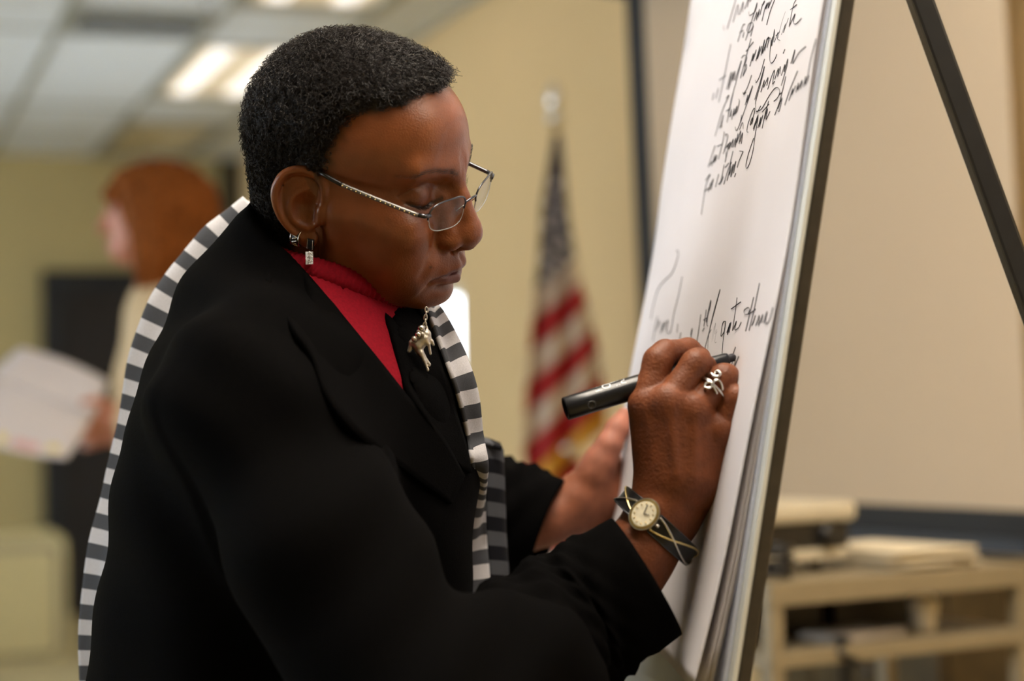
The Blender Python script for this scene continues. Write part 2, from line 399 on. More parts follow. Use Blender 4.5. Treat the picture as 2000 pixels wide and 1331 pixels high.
# ceiling: suspended grid, tiles, recessed lights, an air vent
ceil = quad_box('ceiling', -8.5, 0.15, -15.5, 0.15, CEIL+0.3, CEIL+0.4, M_TILE); tag(ceil, 'suspended ceiling of pale tiles in a metal grid', kind='structure')
TL = [-0.30-0.575*k for k in range(12)]                      # grid lines along the room
LIGHT_COLS = {0: 'lamp', 4: 'lamp', 8: 'lamp'}
bar_me = box_me('grid_bar', 0.03, 15.5, 0.012, 0.002)
def place(name, me, c, parent, m=None):
    o = bpy.data.objects.new(name, me); COL.objects.link(o); o.matrix_world = Matrix.Translation(Vector(c)) @ ROOM_R.to_4x4()
    if m and not me.materials: me.materials.append(m)
    if parent is not None: o.parent = parent
    return o
for t in [0.0]+TL: place('grid_bar', bar_me, rm(t, -7.75, CEIL), ceil, M_GRID)
cross_me = box_me('cross_bar', 0.55, 0.028, 0.010, 0.002); tile_cache = {}
def tile(t0, t1, s0, s1):
    key = (round(t1-t0, 3), round(s1-s0, 3))
    if key not in tile_cache: tile_cache[key] = box_me('ceiling_tile', abs(t1-t0)-0.02, abs(s1-s0)-0.02, 0.02, 0.004)
    place('ceiling_tile', tile_cache[key], rm((t0+t1)/2, (s0+s1)/2, CEIL+0.012), ceil, M_TILE)
    place('cross_bar', cross_me, rm((t0+t1)/2, s0, CEIL), ceil, M_GRID)
def light(t0, t1, s0, s1, label, group='recessed ceiling lights', on=1):
    ml, mt = ((M_LAMP_OFF, M_LAMP_OFF), (M_LAMP, M_TUBE), (M_LAMP_KEY, M_TUBE_KEY), (M_LAMP_MID, M_TUBE_MID))[on]
    e = empty('ceiling_light', rm((t0+t1)/2, (s0+s1)/2, CEIL), math.atan2(Vx[1], Vx[0])); tag(e, label, 'light', group)
    L_ = abs(s1-s0)-0.06; w = abs(t1-t0)-0.06
    def pt(nm, c, sz, m):
        me = box_me(nm, *sz, 0.003); me.transform(Matrix.Translation(Vector(c))); o = bpy.data.objects.new(nm, me); COL.objects.link(o); o.parent = e; me.materials.append(m); return o
    pt('diffuser', (0, 0, 0.03), (w, L_, 0.01), ml)
    for q in (-0.13, 0.13): pt('lamp_tube', (q, 0, 0.018), (0.085, L_*0.92, 0.012), mt)
    for q in (-1, 1): pt('light_frame', (q*w/2, 0, 0.006), (0.03, L_, 0.03), M_GRID)
    for q in (-1, 1): pt('light_frame', (0, q*L_/2, 0.006), (w, 0.03, 0.03), M_GRID)
lab = {0: 'recessed ceiling light nearest the far wall, above the brown-haired person', 1: 'recessed ceiling light with two bright tubes, beside the curly hair', 2: 'recessed ceiling light at the top edge of the view'}
for c in range(len(TL)-1):
    t1, t0 = TL[c], TL[c+1]
    if c == 2:
        for k in range(3): tile(t0, t1, -1.94*(k+1), -1.94*k)
        for k in range(3, 7):  # added column, shifted so its one lit lamp is a key light overhead
            sA = -1.47-2.24*k-0.87; light(t0, t1, sA, sA+1.47, 'added key light above the writer, built as a ceiling light, outside the view' if k == 4 else 'switched-off recessed ceiling light outside the view', on=2 if k == 4 else 0); tile(t0, t1, sA-0.77, sA)
    elif c in LIGHT_COLS:
        for k in range(7):
            sA = -1.47-2.24*k; lbl = lab[k] if c == 0 and k in lab else ('lit' if c == 0 else 'switched-off')+' recessed ceiling light outside the view'
            light(t0, t1, sA, sA+1.47, lbl, on={0: 0, 4: 3, 5: 3}.get(k, 1) if c == 0 else 0); tile(t0, t1, sA-0.77, sA)  # two unseen lights of this row raised above the visible ones as side key
    else:
        for k in range(8): 
            sB = -3.88-1.94*(k-1); tile(t0, t1, sB-(0 if k != 2 else -0.0), sB+1.94)
for k in range(8): tile(TL[0], 0.0, -1.94*(k+1), -1.94*k)
# square air vent let into the ceiling
v = empty('air_vent', rm(-1.165, -4.12, CEIL-0.002), math.atan2(Vx[1], Vx[0])); tag(v, 'grey slatted air vent in the ceiling tiles', 'vent')
def vp(nm, c, sz, m, rx=0):
    me = box_me(nm, *sz, 0.002); me.transform(Matrix.Translation(Vector(c)) @ Matrix.Rotation(rx, 4, 'X')); o = bpy.data.objects.new(nm, me); COL.objects.link(o); o.parent = v; me.materials.append(m)
vp('vent_backing', (0, 0, -0.004), (0.5, 0.42, 0.004), M_DKOLIVE)
for q in (-1, 1): vp('vent_frame', (q*0.25, 0, -0.012), (0.03, 0.44, 0.02), M_GRID); vp('vent_frame', (0, q*0.21, -0.012), (0.5, 0.03, 0.02), M_GRID)
for q in range(5): vp('vent_slat', (0, -0.15+0.075*q, -0.014), (0.47, 0.055, 0.004), M_TILE, 0.5)
# sprinkler head
sp = empty('sprinkler', rm(-0.98, -4.62, CEIL-0.01)); tag(sp, 'small silver sprinkler head under the ceiling', 'sprinkler')
M_CHROME = mat('chrome', (0.75, 0.75, 0.76), rough=0.15, metal=1.0, noise=(40, 0.03))
for nm, z0, z1, r in (('sprinkler_stem', 0.0, -0.03, 0.008), ('sprinkler_plate', -0.03, -0.034, 0.02), ('sprinkler_collar', 0.004, 0.0, 0.028)):
    tube(nm, [rm(-0.98, -4.62, CEIL-0.012+z0), rm(-0.98, -4.62, CEIL-0.012+(z0+z1)/2), rm(-0.98, -4.62, CEIL-0.012+z1)], r, M_CHROME, sp, seg=14)

# ------------------------------------------------------------------ dark doorway in the far wall, corner strip
d0, dz = on_far(80, 530); d1 = d0+1.15
M_DOORF = mat('black_door_frame', (0.004, 0.005, 0.007), rough=0.6, noise=(20, 0.1)); M_DOOR = mat('dark_brown_door', (0.009, 0.005, 0.004), rough=0.6, noise=(12, 0.25))
door = quad_box('door_1', d0+0.12, d1-0.12, -0.06, -0.02, 0.0, dz-0.12, M_DOOR); tag(door, 'dark brown door in a black frame', kind='structure')
quad_box('door_frame', d0, d0+0.12, -0.10, 0.0, 0, dz, M_DOORF, door); quad_box('door_frame', d1-0.12, d1, -0.10, 0.0, 0, dz, M_DOORF, door); quad_box('door_frame', d0+0.12, d1-0.12, -0.10, 0.0, dz-0.12, dz, M_DOORF, door)
quad_box('door_panel', d0+0.28, d1-0.28, -0.075, -0.06, 0.25, 0.95, M_DOOR, door); quad_box('door_panel', d0+0.28, d1-0.28, -0.075, -0.06, 1.1, dz-0.3, M_DOOR, door)
tube('door_handle', [rm(d0+0.19, -0.06, 1.0), rm(d0+0.19, -0.11, 1.0), rm(d0+0.30, -0.11, 1.0)], 0.012, M_CHROME, door)
tag(quad_box('dark_strip_1', -0.12, -0.005, -0.12, -0.005, 0, CEIL-0.02, M_DKOLIVE), 'dark strip up the far corner of the room', kind='structure')  # plain dark upright strip set into the corner
# ================================================================== flip-chart easel with its pad
M_PAPER = mat('white_paper', (0.74, 0.71, 0.745), rough=0.75, noise=(9, 0.02), bump=(500, 0.05))
M_PAPER2 = mat('pad_sheets', (0.62, 0.66, 0.80), rough=0.7, noise=(200, 0.06))  # bluish tint puts the pad's shadow line into its edge
M_BOARD = mat('white_backing_board', (0.70, 0.72, 0.70), rough=0.5, noise=(30, 0.03))
M_ALU = mat('bronze_aluminium', (0.10, 0.090, 0.078), rough=0.38, metal=0.7, noise=(60, 0.1))
M_BLACKM = mat('black_painted_metal', (0.012, 0.013, 0.016), rough=0.4, spec=0.5, noise=(60, 0.2))
M_INK = mat('black_marker_ink', (0.012, 0.010, 0.016), rough=0.6, noise=(300, 0.3))
YN, YF = 1.55, 2.20
Bn0, Bn1 = at(1636, 0, YN), at(1433, 1331, YN); Bf0, Bf1 = at(1360, 0, YF), at(1250, 700, YF)
B_UP = (Bn0-Bn1); B_UP /= np.linalg.norm(B_UP)
B_AC = (Bf0-Bn0); B_AC = B_AC-B_UP*(B_AC@B_UP)*1.0; B_WID = np.linalg.norm(B_AC); B_AC /= B_WID       # near -> far
B_N = np.cross(B_UP, B_AC); B_N = B_N if B_N[0] < 0 else -B_N                                       # out of the page towards the writer
B_O = Bn1+B_UP*((0.0-Bn1[2])/B_UP[2])                                                               # near edge at floor level
def bd(a, h, n=0.0): return B_O+B_AC*a+B_UP*h+B_N*n                                                 # a: from the near edge, h: along the board, n: out of it
B_R = Matrix((tuple(B_AC), tuple(B_UP), tuple(np.cross(B_AC, B_UP)))).transposed()
easel = empty('flip_chart_easel', bd(B_WID/2, 0.0)*[1, 1, 0]); tag(easel, 'flip chart easel with bronze frame and black legs, carrying a white pad', 'easel')
H0, H1 = 0.86, 1.92
box('backing_board', bd(B_WID/2, (H0+H1)/2, 0.0), (B_WID+0.008, H1-H0, 0.004), M_BOARD, easel, rot=B_R, bevel=0.001)
for a in (0.0, B_WID): box('side_rail', bd(a, (H0+H1)/2, -0.0078), (0.006, H1-H0+0.02, 0.011), M_ALU, easel, rot=B_R, bevel=0.002)
for h in (H0, H1): box('cross_rail', bd(B_WID/2, h, -0.0078), (B_WID, 0.014, 0.011), M_ALU, easel, rot=B_R, bevel=0.002)
box('pen_tray', bd(B_WID/2, H0-0.012, 0.03), (B_WID, 0.012, 0.07), M_ALU, easel, rot=B_R, bevel=0.002)
box('pad_clamp', bd(B_WID/2, H1-0.05, 0.022), (B_WID*0.96, 0.05, 0.012), M_ALU, easel, rot=B_R, bevel=0.003)
for a in (0.012, B_WID-0.012): box('front_leg', bd(a, H0/2, -0.012), (0.022, H0+0.02, 0.016), M_BLACKM, easel, rot=B_R, bevel=0.004)
# rear legs swing back from a hinge at the top of the board
def rear(a, p_top, p_bot):
    P = np.array(p_bot)-np.array(p_top); P /= np.linalg.norm(P); side = B_AC-P*(B_AC@P); side /= np.linalg.norm(side)
    R_ = Matrix((tuple(side), tuple(P), tuple(np.cross(side, P)))).transposed(); L_ = np.linalg.norm(np.array(p_bot)-np.array(p_top))
    box('rear_leg', (np.array(p_bot)+np.array(p_top))/2, (0.018, L_, 0.021), M_BLACKM, easel, rot=R_, bevel=0.003)
r1 = at(1797, 0, 1.82); r2_ = at(2022, 620, 1.82); dv = (r2_-r1)/np.linalg.norm(r2_-r1)
rt = r1-dv*((H1*B_UP[2]-0.02-r1[2])/(-dv[2])); rb = r1+dv*(r1[2]-0.005)/(-dv[2])
rear(0, rt, rb)
box('hinge_bar', rt, (0.10, 0.03, 0.03), M_ALU, easel, rot=B_R, bevel=0.003)
hb = bd(B_WID*0.5, H1-0.02, -0.012); box('hinge_arm', (hb+rt)/2, (0.03, 0.03, max(0.05, float(np.linalg.norm(hb-rt)))), M_ALU, easel, rot=B_R, bevel=0.003)

# the pad of sheets: a stack with the top page hanging a little loose at the bottom
pad = empty('flip_chart_pad', bd(B_WID/2, 0.95)); tag(pad, 'white paper flip chart pad covered with handwriting, clamped on the easel', 'pad')
PA0, PA1, PH0, PH1 = 0.010, B_WID-0.004, 0.94, 1.86
def page_n(a, h):
    """how far the top page stands off the board: buckles and a loose lower hem"""
    t = np.clip((1.40-h)/0.46, 0, 1); q = (a-PA0)/(PA1-PA0)
    return 0.0075+0.014*t*t+0.006*t*np.sin(q*9.0+1.2)+0.0012*np.sin(q*17+h*9)+0.0010*np.sin(h*23+q*6)
def sheet(name, a0, a1, h0, h1, fn, m, na=60, nh=60):
    A, Hh = np.meshgrid(np.linspace(a0, a1, na), np.linspace(h0, h1, nh), indexing='ij'); n = fn(A, Hh)
    P = B_O+A[..., None]*B_AC+Hh[..., None]*B_UP+n[..., None]*B_N
    i, j = np.meshgrid(np.arange(na-1), np.arange(nh-1), indexing='ij'); q = i*nh+j
    Fq = np.stack([q, q+1, q+nh+1, q+nh], -1).reshape(-1, 4); me = mesh_np(name, P.reshape(-1, 3), Fq); o = link(name, me, m, pad)
    md = o.modifiers.new('thickness', 'SOLIDIFY'); md.thickness = 0.0004; md.offset = 0; return o
sheet('top_page', PA0, PA1, PH0, PH1, page_n, M_PAPER, 90, 90)
for k, (dn, dh, da) in enumerate(((0.0022, 0.004, 0.004), (0.0045, 0.001, 0.002), (0.0070, 0.006, 0.005))):
    sheet('under_page', PA0+da, PA1-da, PH0-dh, PH1, lambda A, Hh, dn=dn: np.maximum(0.0062-dn*0.1, page_n(A, Hh)-dn-0.008*np.clip((1.40-Hh)/0.46, 0, 1)), M_PAPER, 24, 24)
box('pad_block', bd((PA0+PA1)/2, (PH0+PH1)/2, 0.0036), (PA1-PA0-0.002, PH1-PH0, 0.003), M_PAPER2, pad, rot=B_R, bevel=0.0005)

# handwriting traced stroke by stroke onto the page (pixel -> point on the page)
def on_page(px, py, lift=0.0007):
    d = _r2*((px-1000)/F_PX)+_u2*(-(py-665.5)/F_PX)+_f; n = 0.014
    for _ in range(3):
        p = CAM+d*(((B_O+B_N*n-CAM)@B_N)/(d@B_N)); a = (p-B_O)@B_AC; h = (p-B_O)@B_UP; n = float(page_n(np.array(a), np.array(h)))
    return bd(a, h, n+lift)
Z5 = lambda P: [(1370+x/5.544, y/5.544) for x, y in P]; Z6 = lambda P: [(1340+x/5.544, 180+y/5.544) for x, y in P]; Z7 = lambda P: [(1250+x/5.323, 470+y/5.323) for x, y in P]
WORDS = {
 'written_heading': [Z5(q) for q in ([(245, 280), (250, 330)], [(285, 315), (350, 100), (380, -10)], [(350, 240), (400, 60), (410, 90), (400, 160)], [(420, 160), (460, 20), (450, 130)], [(475, 100), (520, -20), (505, 80)], [(530, 20), (545, -5)])],
 'written_word_background': [Z5(q) for q in ([(400, 455), (450, 290), (480, 260)], [(420, 355), (460, 330)], [(455, 410), (470, 350), (455, 400)], [(485, 440), (560, 200), (610, 30), (590, 120), (530, 170), (520, 130)], [(500, 330), (520, 265), (560, 245), (565, 290), (530, 350), (505, 350), (500, 320)], [(540, 395), (570, 280)], [(575, 230), (610, 130), (600, 220), (635, 100), (620, 190)], [(640, 160), (665, 60), (690, 10), (675, 50), (660, 50)], [(660, 230), (690, 100), (720, 30), (700, 100), (740, 20), (725, 90), (765, 0)], [(710, 270), (750, 120), (800, -10)])],
 'written_line_way_to': [Z5(q) for q in ([(125, 1085), (140, 1010)], [(195, 1110), (255, 830), (325, 480)], [(200, 870), (270, 820)], [(165, 1070), (190, 960)], [(280, 970), (330, 780), (300, 970), (350, 780), (340, 880), (370, 770), (360, 870)], [(370, 870), (410, 750), (440, 660), (390, 860), (330, 1080), (300, 1230)], [(430, 850), (490, 620), (545, 420)], [(440, 630), (470, 600), (500, 620), (470, 720)], [(455, 830), (490, 700), (495, 740), (460, 820)], [(490, 560), (570, 455)])],
 'written_word_accommodate': [Z5(q) for q in ([(530, 720), (570, 580), (560, 660), (600, 540), (555, 660)], [(595, 660), (640, 500), (610, 640), (660, 500)], [(650, 600), (690, 430), (665, 580), (720, 420)], [(690, 550), (715, 430), (740, 410), (715, 520)], [(710, 430), (760, 420), (750, 560), (750, 660), (770, 685), (800, 650), (825, 590)], [(755, 520), (780, 400), (770, 500), (800, 320), (790, 460)], [(800, 460), (840, 350), (830, 420), (860, 440)], [(815, 390), (860, 350)], [(835, 420), (880, 250), (920, 130)], [(875, 380), (920, 260), (895, 360), (950, 200)], [(955, 290), (1000, 70), (1030, 0)], [(970, 110), (1040, 50)], [(960, 280), (1020, 150), (1000, 240), (1030, 260), (1090, 200)])],
 'written_word_visitors': [Z6(q) for q in ([(320, 480), (400, 200), (470, 40), (440, 70)], [(370, 390), (410, 250), (400, 300), (385, 380)], [(365, 390), (395, 370)], [(440, 210), (490, 170)], [(450, 330), (475, 200), (520, 0)], [(480, 270), (500, 190), (490, 270)], [(500, 300), (530, 180), (520, 260), (560, 150), (540, 245)], [(530, 240), (560, 210), (585, 100), (575, 75)])],
 'written_words_by_housing': [Z5(q) for q in ([(460, 1020), (500, 960), (550, 815)], [(455, 1000), (465, 1025), (490, 1000)], [(480, 1140), (510, 1030), (495, 1110), (560, 930), (530, 1040), (480, 1180), (430, 1330)], [(590, 870), (600, 895), (640, 820), (690, 640)], [(585, 1080), (640, 900), (690, 720), (650, 900), (600, 1080), (595, 1160), (610, 1215), (650, 1150)], [(650, 1000), (690, 870), (680, 950), (730, 840), (715, 930)], [(725, 970), (760, 850), (800, 760), (775, 910), (800, 880)], [(800, 860), (840, 740), (830, 830), (860, 720), (855, 800)], [(870, 820), (910, 700), (900, 780), (940, 640), (930, 720), (870, 930)], [(890, 580), (910, 535)], [(975, 690), (1020, 540), (995, 690), (1060, 580), (1140, 505)])],
 'written_words_to_vouch': [Z5(q) for q in ([(600, 1210), (660, 1180), (740, 1040), (800, 960), (840, 955), (855, 1000), (830, 1060), (790, 1100)], [(800, 1250), (860, 1080), (920, 830)], [(850, 1030), (880, 1000)], [(835, 1180), (880, 1060), (850, 1200), (830, 1200)], [(910, 1140), (960, 990), (1000, 890), (1050, 770)], [(955, 1090), (1000, 960), (985, 1030), (1030, 930)], [(1030, 1000), (1060, 900), (1050, 980), (1100, 870), (1080, 960)], [(1110, 940), (1140, 830), (1130, 920), (1170, 820)], [(1150, 880), (1190, 650), (1250, 420)])],
 'written_words_host_member': [Z6(q) for q in ([(245, 815), (300, 640), (320, 580)], [(260, 790), (290, 750)], [(280, 800), (320, 680), (305, 770), (340, 680), (325, 750)], [(355, 730), (400, 560), (420, 430)], [(340, 590), (400, 565)], [(410, 670), (450, 530), (460, 460), (430, 465), (445, 480)], [(435, 610), (470, 560), (455, 640), (430, 760)], [(450, 600), (490, 540), (470, 620), (520, 510), (500, 600)], [(515, 600), (545, 500), (535, 600), (570, 450), (555, 550), (600, 420), (580, 560)], [(590, 540), (620, 440), (605, 560)], [(545, 415), (540, 380), (555, 420), (590, 340), (610, 250)], [(585, 410), (620, 330), (625, 400)])],
 'written_word_gate': [Z6(q) for q in ([(680, 435), (665, 425), (680, 340), (720, 220), (750, 175), (745, 230), (710, 350), (700, 350), (720, 290), (735, 280), (720, 350)], [(740, 420), (760, 330), (790, 245), (770, 330), (735, 400), (790, 250), (750, 500), (735, 620), (700, 760), (670, 825), (655, 800), (680, 680), (740, 500)], [(785, 390), (820, 270), (800, 380), (840, 250)], [(830, 395), (860, 250), (900, 100)], [(830, 220), (905, 130)], [(855, 290), (890, 180), (870, 300), (915, 210)])],
 'written_words_for_visitors': [Z6(q) for q in ([(170, 1330), (205, 1090), (230, 980), (265, 890), (215, 960)], [(200, 1080), (250, 1040)], [(245, 1080), (275, 980), (255, 1060), (300, 940), (275, 1060)], [(325, 1030), (360, 890)], [(360, 1000), (385, 960), (420, 790), (400, 900), (410, 920), (380, 990), (360, 1000)], [(415, 1000), (460, 850), (500, 760)], [(430, 820), (470, 770)], [(450, 960), (490, 800), (475, 900), (520, 780), (490, 920), (545, 750), (520, 880)], [(585, 640), (620, 645), (620, 655), (580, 750), (560, 820)], [(545, 880), (530, 920)], [(430, 620), (440, 700), (430, 760)], [(480, 790), (515, 640)])],
 'written_word_travel': [Z7(q) for q in ([(385, 115), (405, 110), (395, 190), (340, 340), (250, 430), (190, 520), (140, 700), (120, 820)], [(140, 1050), (165, 900), (190, 790)], [(175, 940), (210, 830), (200, 900)], [(215, 970), (250, 850), (235, 950), (270, 840)], [(280, 950), (300, 830), (270, 900), (320, 960), (360, 760), (410, 560), (445, 380)], [(390, 960), (400, 870)], [(420, 1030), (430, 960)])],
 'written_words_table_first': [Z7(q) for q in ([(525, 1050), (545, 915), (530, 980), (540, 1060)], [(580, 1100), (605, 960), (632, 770)], [(605, 1100), (618, 1065), (610, 1110)], [(650, 945), (670, 910)], [(665, 895), (690, 720)], [(660, 830), (705, 800)], [(690, 850), (720, 700), (740, 620), (735, 680), (705, 790), (700, 880), (710, 890)], [(675, 1150), (740, 900), (840, 515), (800, 650), (760, 800), (720, 1000), (710, 1230)], [(725, 970), (750, 930)])],
 'written_words_the_gate': [Z7(q) for q in ([(755, 1060), (775, 930), (790, 890)], [(765, 1050), (795, 860), (785, 980), (805, 930), (785, 1060), (800, 1060)], [(790, 980), (810, 955)], [(890, 840), (865, 860), (845, 980), (850, 995), (880, 940), (895, 840), (870, 1010), (860, 1120), (850, 1250)], [(905, 960), (940, 860), (910, 980), (950, 850), (930, 960)], [(965, 940), (990, 780), (1015, 595)], [(950, 715), (1055, 640)], [(970, 935), (1010, 840), (990, 930), (1030, 910), (1060, 850)])],
 'written_word_house': [Z7(q) for q in ([(1105, 945), (1150, 760), (1190, 590)], [(1140, 940), (1190, 740), (1250, 445)], [(1210, 715), (1150, 760), (1100, 770), (1090, 730), (1130, 700), (1150, 720), (1130, 770)], [(1170, 890), (1210, 780), (1180, 870)], [(1210, 890), (1250, 780), (1240, 890), (1285, 770), (1270, 860)], [(1290, 860), (1330, 740), (1310, 860), (1350, 840), (1390, 700)])],
 'written_words_in_progress': [Z7(q) for q in ([(955, 1240), (1000, 1110)], [(985, 1330), (1035, 1205)], [(860, 1330), (885, 1290), (890, 1310)], [(930, 1400), (975, 1240)], [(920, 1420), (950, 1330)])],
}
for nm, strokes in WORDS.items():
    mb = MB()
    for st in strokes:
        P = np.array([on_page(x, y) for x, y in st])
        if len(P) > 2: P = catmull(P, 5)
        n = len(P)
        V = np.stack([P+B_AC*0.0006, P+B_UP*0.00035+B_N*0.0003, P-B_AC*0.0006, P-B_UP*0.00035-B_N*0.0003], 1).reshape(-1, 3)
        mb.add(V, [(i*4+j, i*4+(j+1) % 4, (i+1)*4+(j+1) % 4, (i+1)*4+j) for i in range(n-1) for j in range(4)]+[(0, 1, 2, 3), (n*4-4, n*4-1, n*4-2, n*4-3)])
    o = mb.build(nm, M_INK, pad)
# ================================================================== the writer's head (sculpted in millimetres, head space)
M_SKIN = mat('brown_skin', (0.2, 0.08, 0.04), rough=0.31, spec=0.55, sss=0.06, noise=(55, 0.10), bump=(650, 0.18), attr='tint')

M_SKIN_HAND = mat('brown_hand_skin', (0.2, 0.08, 0.04), rough=0.52, spec=0.35, sss=0.06, noise=(90, 0.16), bump=(380, 0.40), attr='tint')

def sculpt_head(h=1.7):
    v = Vol((-112, -100, -140), (136, 100, 142), h)
    E = lambda c, r, k, mode='+', sym=True, R_=None: v.ell(c, r, k, mode, R_, sym)
    # skull, forehead, face mass
    E((-6, 0, 47), (92, 73, 82), 0, sym=False)
    E((40, 0, 57), (59, 60, 57), 22, sym=False)
    E((46, 0, -8), (47, 55, 66), 20, sym=False)
    E((-40, 0, -10), (52, 58, 50), 20, sym=False)
    v.cap((93, 7, 41), (78, 44, 44), 8.5, 8, 14, sym=True)                    # brow
    v.cap((66, 48, -8), (14, 60, -2), 12, 10, 24, sym=True)                     # cheekbone
    E((40, 44, -34), (32, 17, 34), 22)
    E((72, 40, -14), (19, 18, 15), 14)
    # jaw, chin, cheeks, muzzle
    v.cap((14, 53, -14), (16, 50, -56), 13, 13, 18, sym=True)
    v.chain([(16, 50, -56), (48, 38, -73), (78, 16, -81)], [13, 13, 12], 16, sym=True, kin=8)
    E((56, 0, -58), (40, 42, 31), 16, sym=False)
    E((65, 32, -44), (25, 23.5, 27), 22)
    E((86, 0, -79), (14, 17, 13), 10, sym=False)
    E((82, 0, -46), (25, 30, 23), 12, sym=False)
    # neck
    nb = (NK_B-HEAD_T)@HEAD_R/HEAD_S*1000; nt = np.array([-24, 0, -22.]); nd_ = (nb-nt)/np.linalg.norm(nb-nt)
    v.cap(nt, nt+nd_*95, 52, 52, 18)
    # eye sockets, eyeballs with lids
    E((98, 33, 22), (15, 17, 11), 12, '-')
    E((96, 18, 18), (8, 7, 9), 8, '-')
    E((72.5, 32, 18), (14.2, 15.0, 13.8), 4)
    v.groove([(15, 24), (24, 29.5), (34, 31), (44, 27), (50, 20)], 1.7, 1.5, lim=(0, 60, 110))     # lid crease
    v.groove([(17, 15), (22, 11.6), (32, 9.0), (42, 11.5), (48, 15)], 1.2, 1.7, lim=(0, 60, 110))   # closed lash line
    v.groove([(20, 3), (32, -2), (44, 4)], 3.0, 0.9, lim=(0, 55, 110))         # under-eye fold
    # nose
    v.chain([(96.5, 0, 30), (103, 0, 12), (113, 0, -10)], [7.5, 7.5, 10], 10, kin=6)
    v.cap((88, 11, 12), (100, 12, -16), 7, 8.5, 10, sym=True)
    E((112.5, 0, -18.5), (13, 14, 12), 6, sym=False)
    E((101, 15.5, -23), (12, 8.8, 9.6), 5)
    E((106, 8, -33.5), (6.5, 3.8, 4.2), 2.5, '-')
    v.cap((103, 0, -34), (114, 0, -28.5), 4.5, 5.5, 4)
    # lips
    v.chain([(105.5, 0, -49.5), (105, 5, -48.6), (99, 16, -52.5), (91, 25, -57.5)], [4.9, 4.9, 4.0, 2.4], 5, sym=True, kin=3)
    v.chain([(103.5, 0, -63), (98, 12, -62.8), (90, 22, -60)], [5.2, 4.8, 2.8], 5, sym=True, kin=3)
    v.groove([(0, -56.6), (10, -55.8), (19, -56.6), (26, -59), (29, -62.5)], 1.35, 2.4, lim=(0, 70, 120))
    v.groove([(0, -35), (0, -45)], 2.6, 0.9, lim=(0, 80, 120))
    v.groove([(0, -71), (9, -70.5), (16, -68)], 3.6, 2.0, lim=(0, 70, 120))
    v.groove([(22, -17), (29, -26), (36, -38), (41, -52)], 3.8, 1.1, lim=(0, 60, 110))              # nasolabial fold
    v.groove([(29, -60), (32, -68), (33, -75)], 3.2, 0.8, lim=(0, 50, 110))                        # corner of the mouth
    v.groove([(32, -45), (36, -60), (36, -72)], 8, -0.9, lim=(0, 50, 110))
    v.groove([(3.5, 36), (4.5, 50)], 1.3, 0.7, lim=(0, 85, 120))                                    # frown lines
    v.groove([(8.5, 38), (9, 47)], 1.3, 0.4, lim=(0, 85, 120))
    # ears: plate, rim, inner ridge, hollow, tragus, lobe
    def ey(x): return 68+max(0.0, -x)*0.52
    a = math.atan(0.52); Rm = np.array([[math.cos(a), math.sin(a), 0], [-math.sin(a), math.cos(a), 0], [0, 0, 1]])
    E((-14, ey(-14)+0.5, 5), (18, 4.2, 27), 3, R_=Rm)
    E((-8, ey(-8)-6, 2), (15, 8, 22), 4, R_=Rm)
    rim = [(4, 2), (6, 12), (4, 23), (-4, 31), (-15, 34), (-26, 29), (-32, 17), (-32, 4), (-28, -9), (-21, -20), (-12, -28)]
    rimc = catmull(np.array([(x, ey(x)+3.0, z) for x, z in rim]), 4)
    v.chain(rimc, np.interp(np.linspace(0, 1, len(rimc)), np.linspace(0, 1, 11), [3.0, 3.6, 3.9, 4.2, 4.3, 4.3, 4.2, 4.0, 3.6, 3.2, 3.0]), 2.5, sym=True)
    anti = catmull(np.array([(x, ey(x)+3.4, z) for x, z in [(-6, 19), (-13, 15), (-19, 7), (-20, -4), (-15, -14), (-7, -18), (0, -15)]]), 4)
    v.chain(anti, np.interp(np.linspace(0, 1, len(anti)), np.linspace(0, 1, 7), [1.6, 2.4, 3.0, 3.2, 3.2, 3.4, 3.0]), 3, sym=True)
    E((-7, ey(-7)+7.5, -1), (10.5, 8.0, 13), 5, '-', R_=Rm)
    v.cap((4, 72, -10), (4, 72.5, -1), 4.2, 3.8, 4, sym=True)
    E((-7, ey(-7)+0.8, -29), (9.5, 4.6, 9.5), 4, R_=Rm)
    V, Fq = v.mesh(); V = relax(V, Fq, 1, 0.35)
    return V, Fq

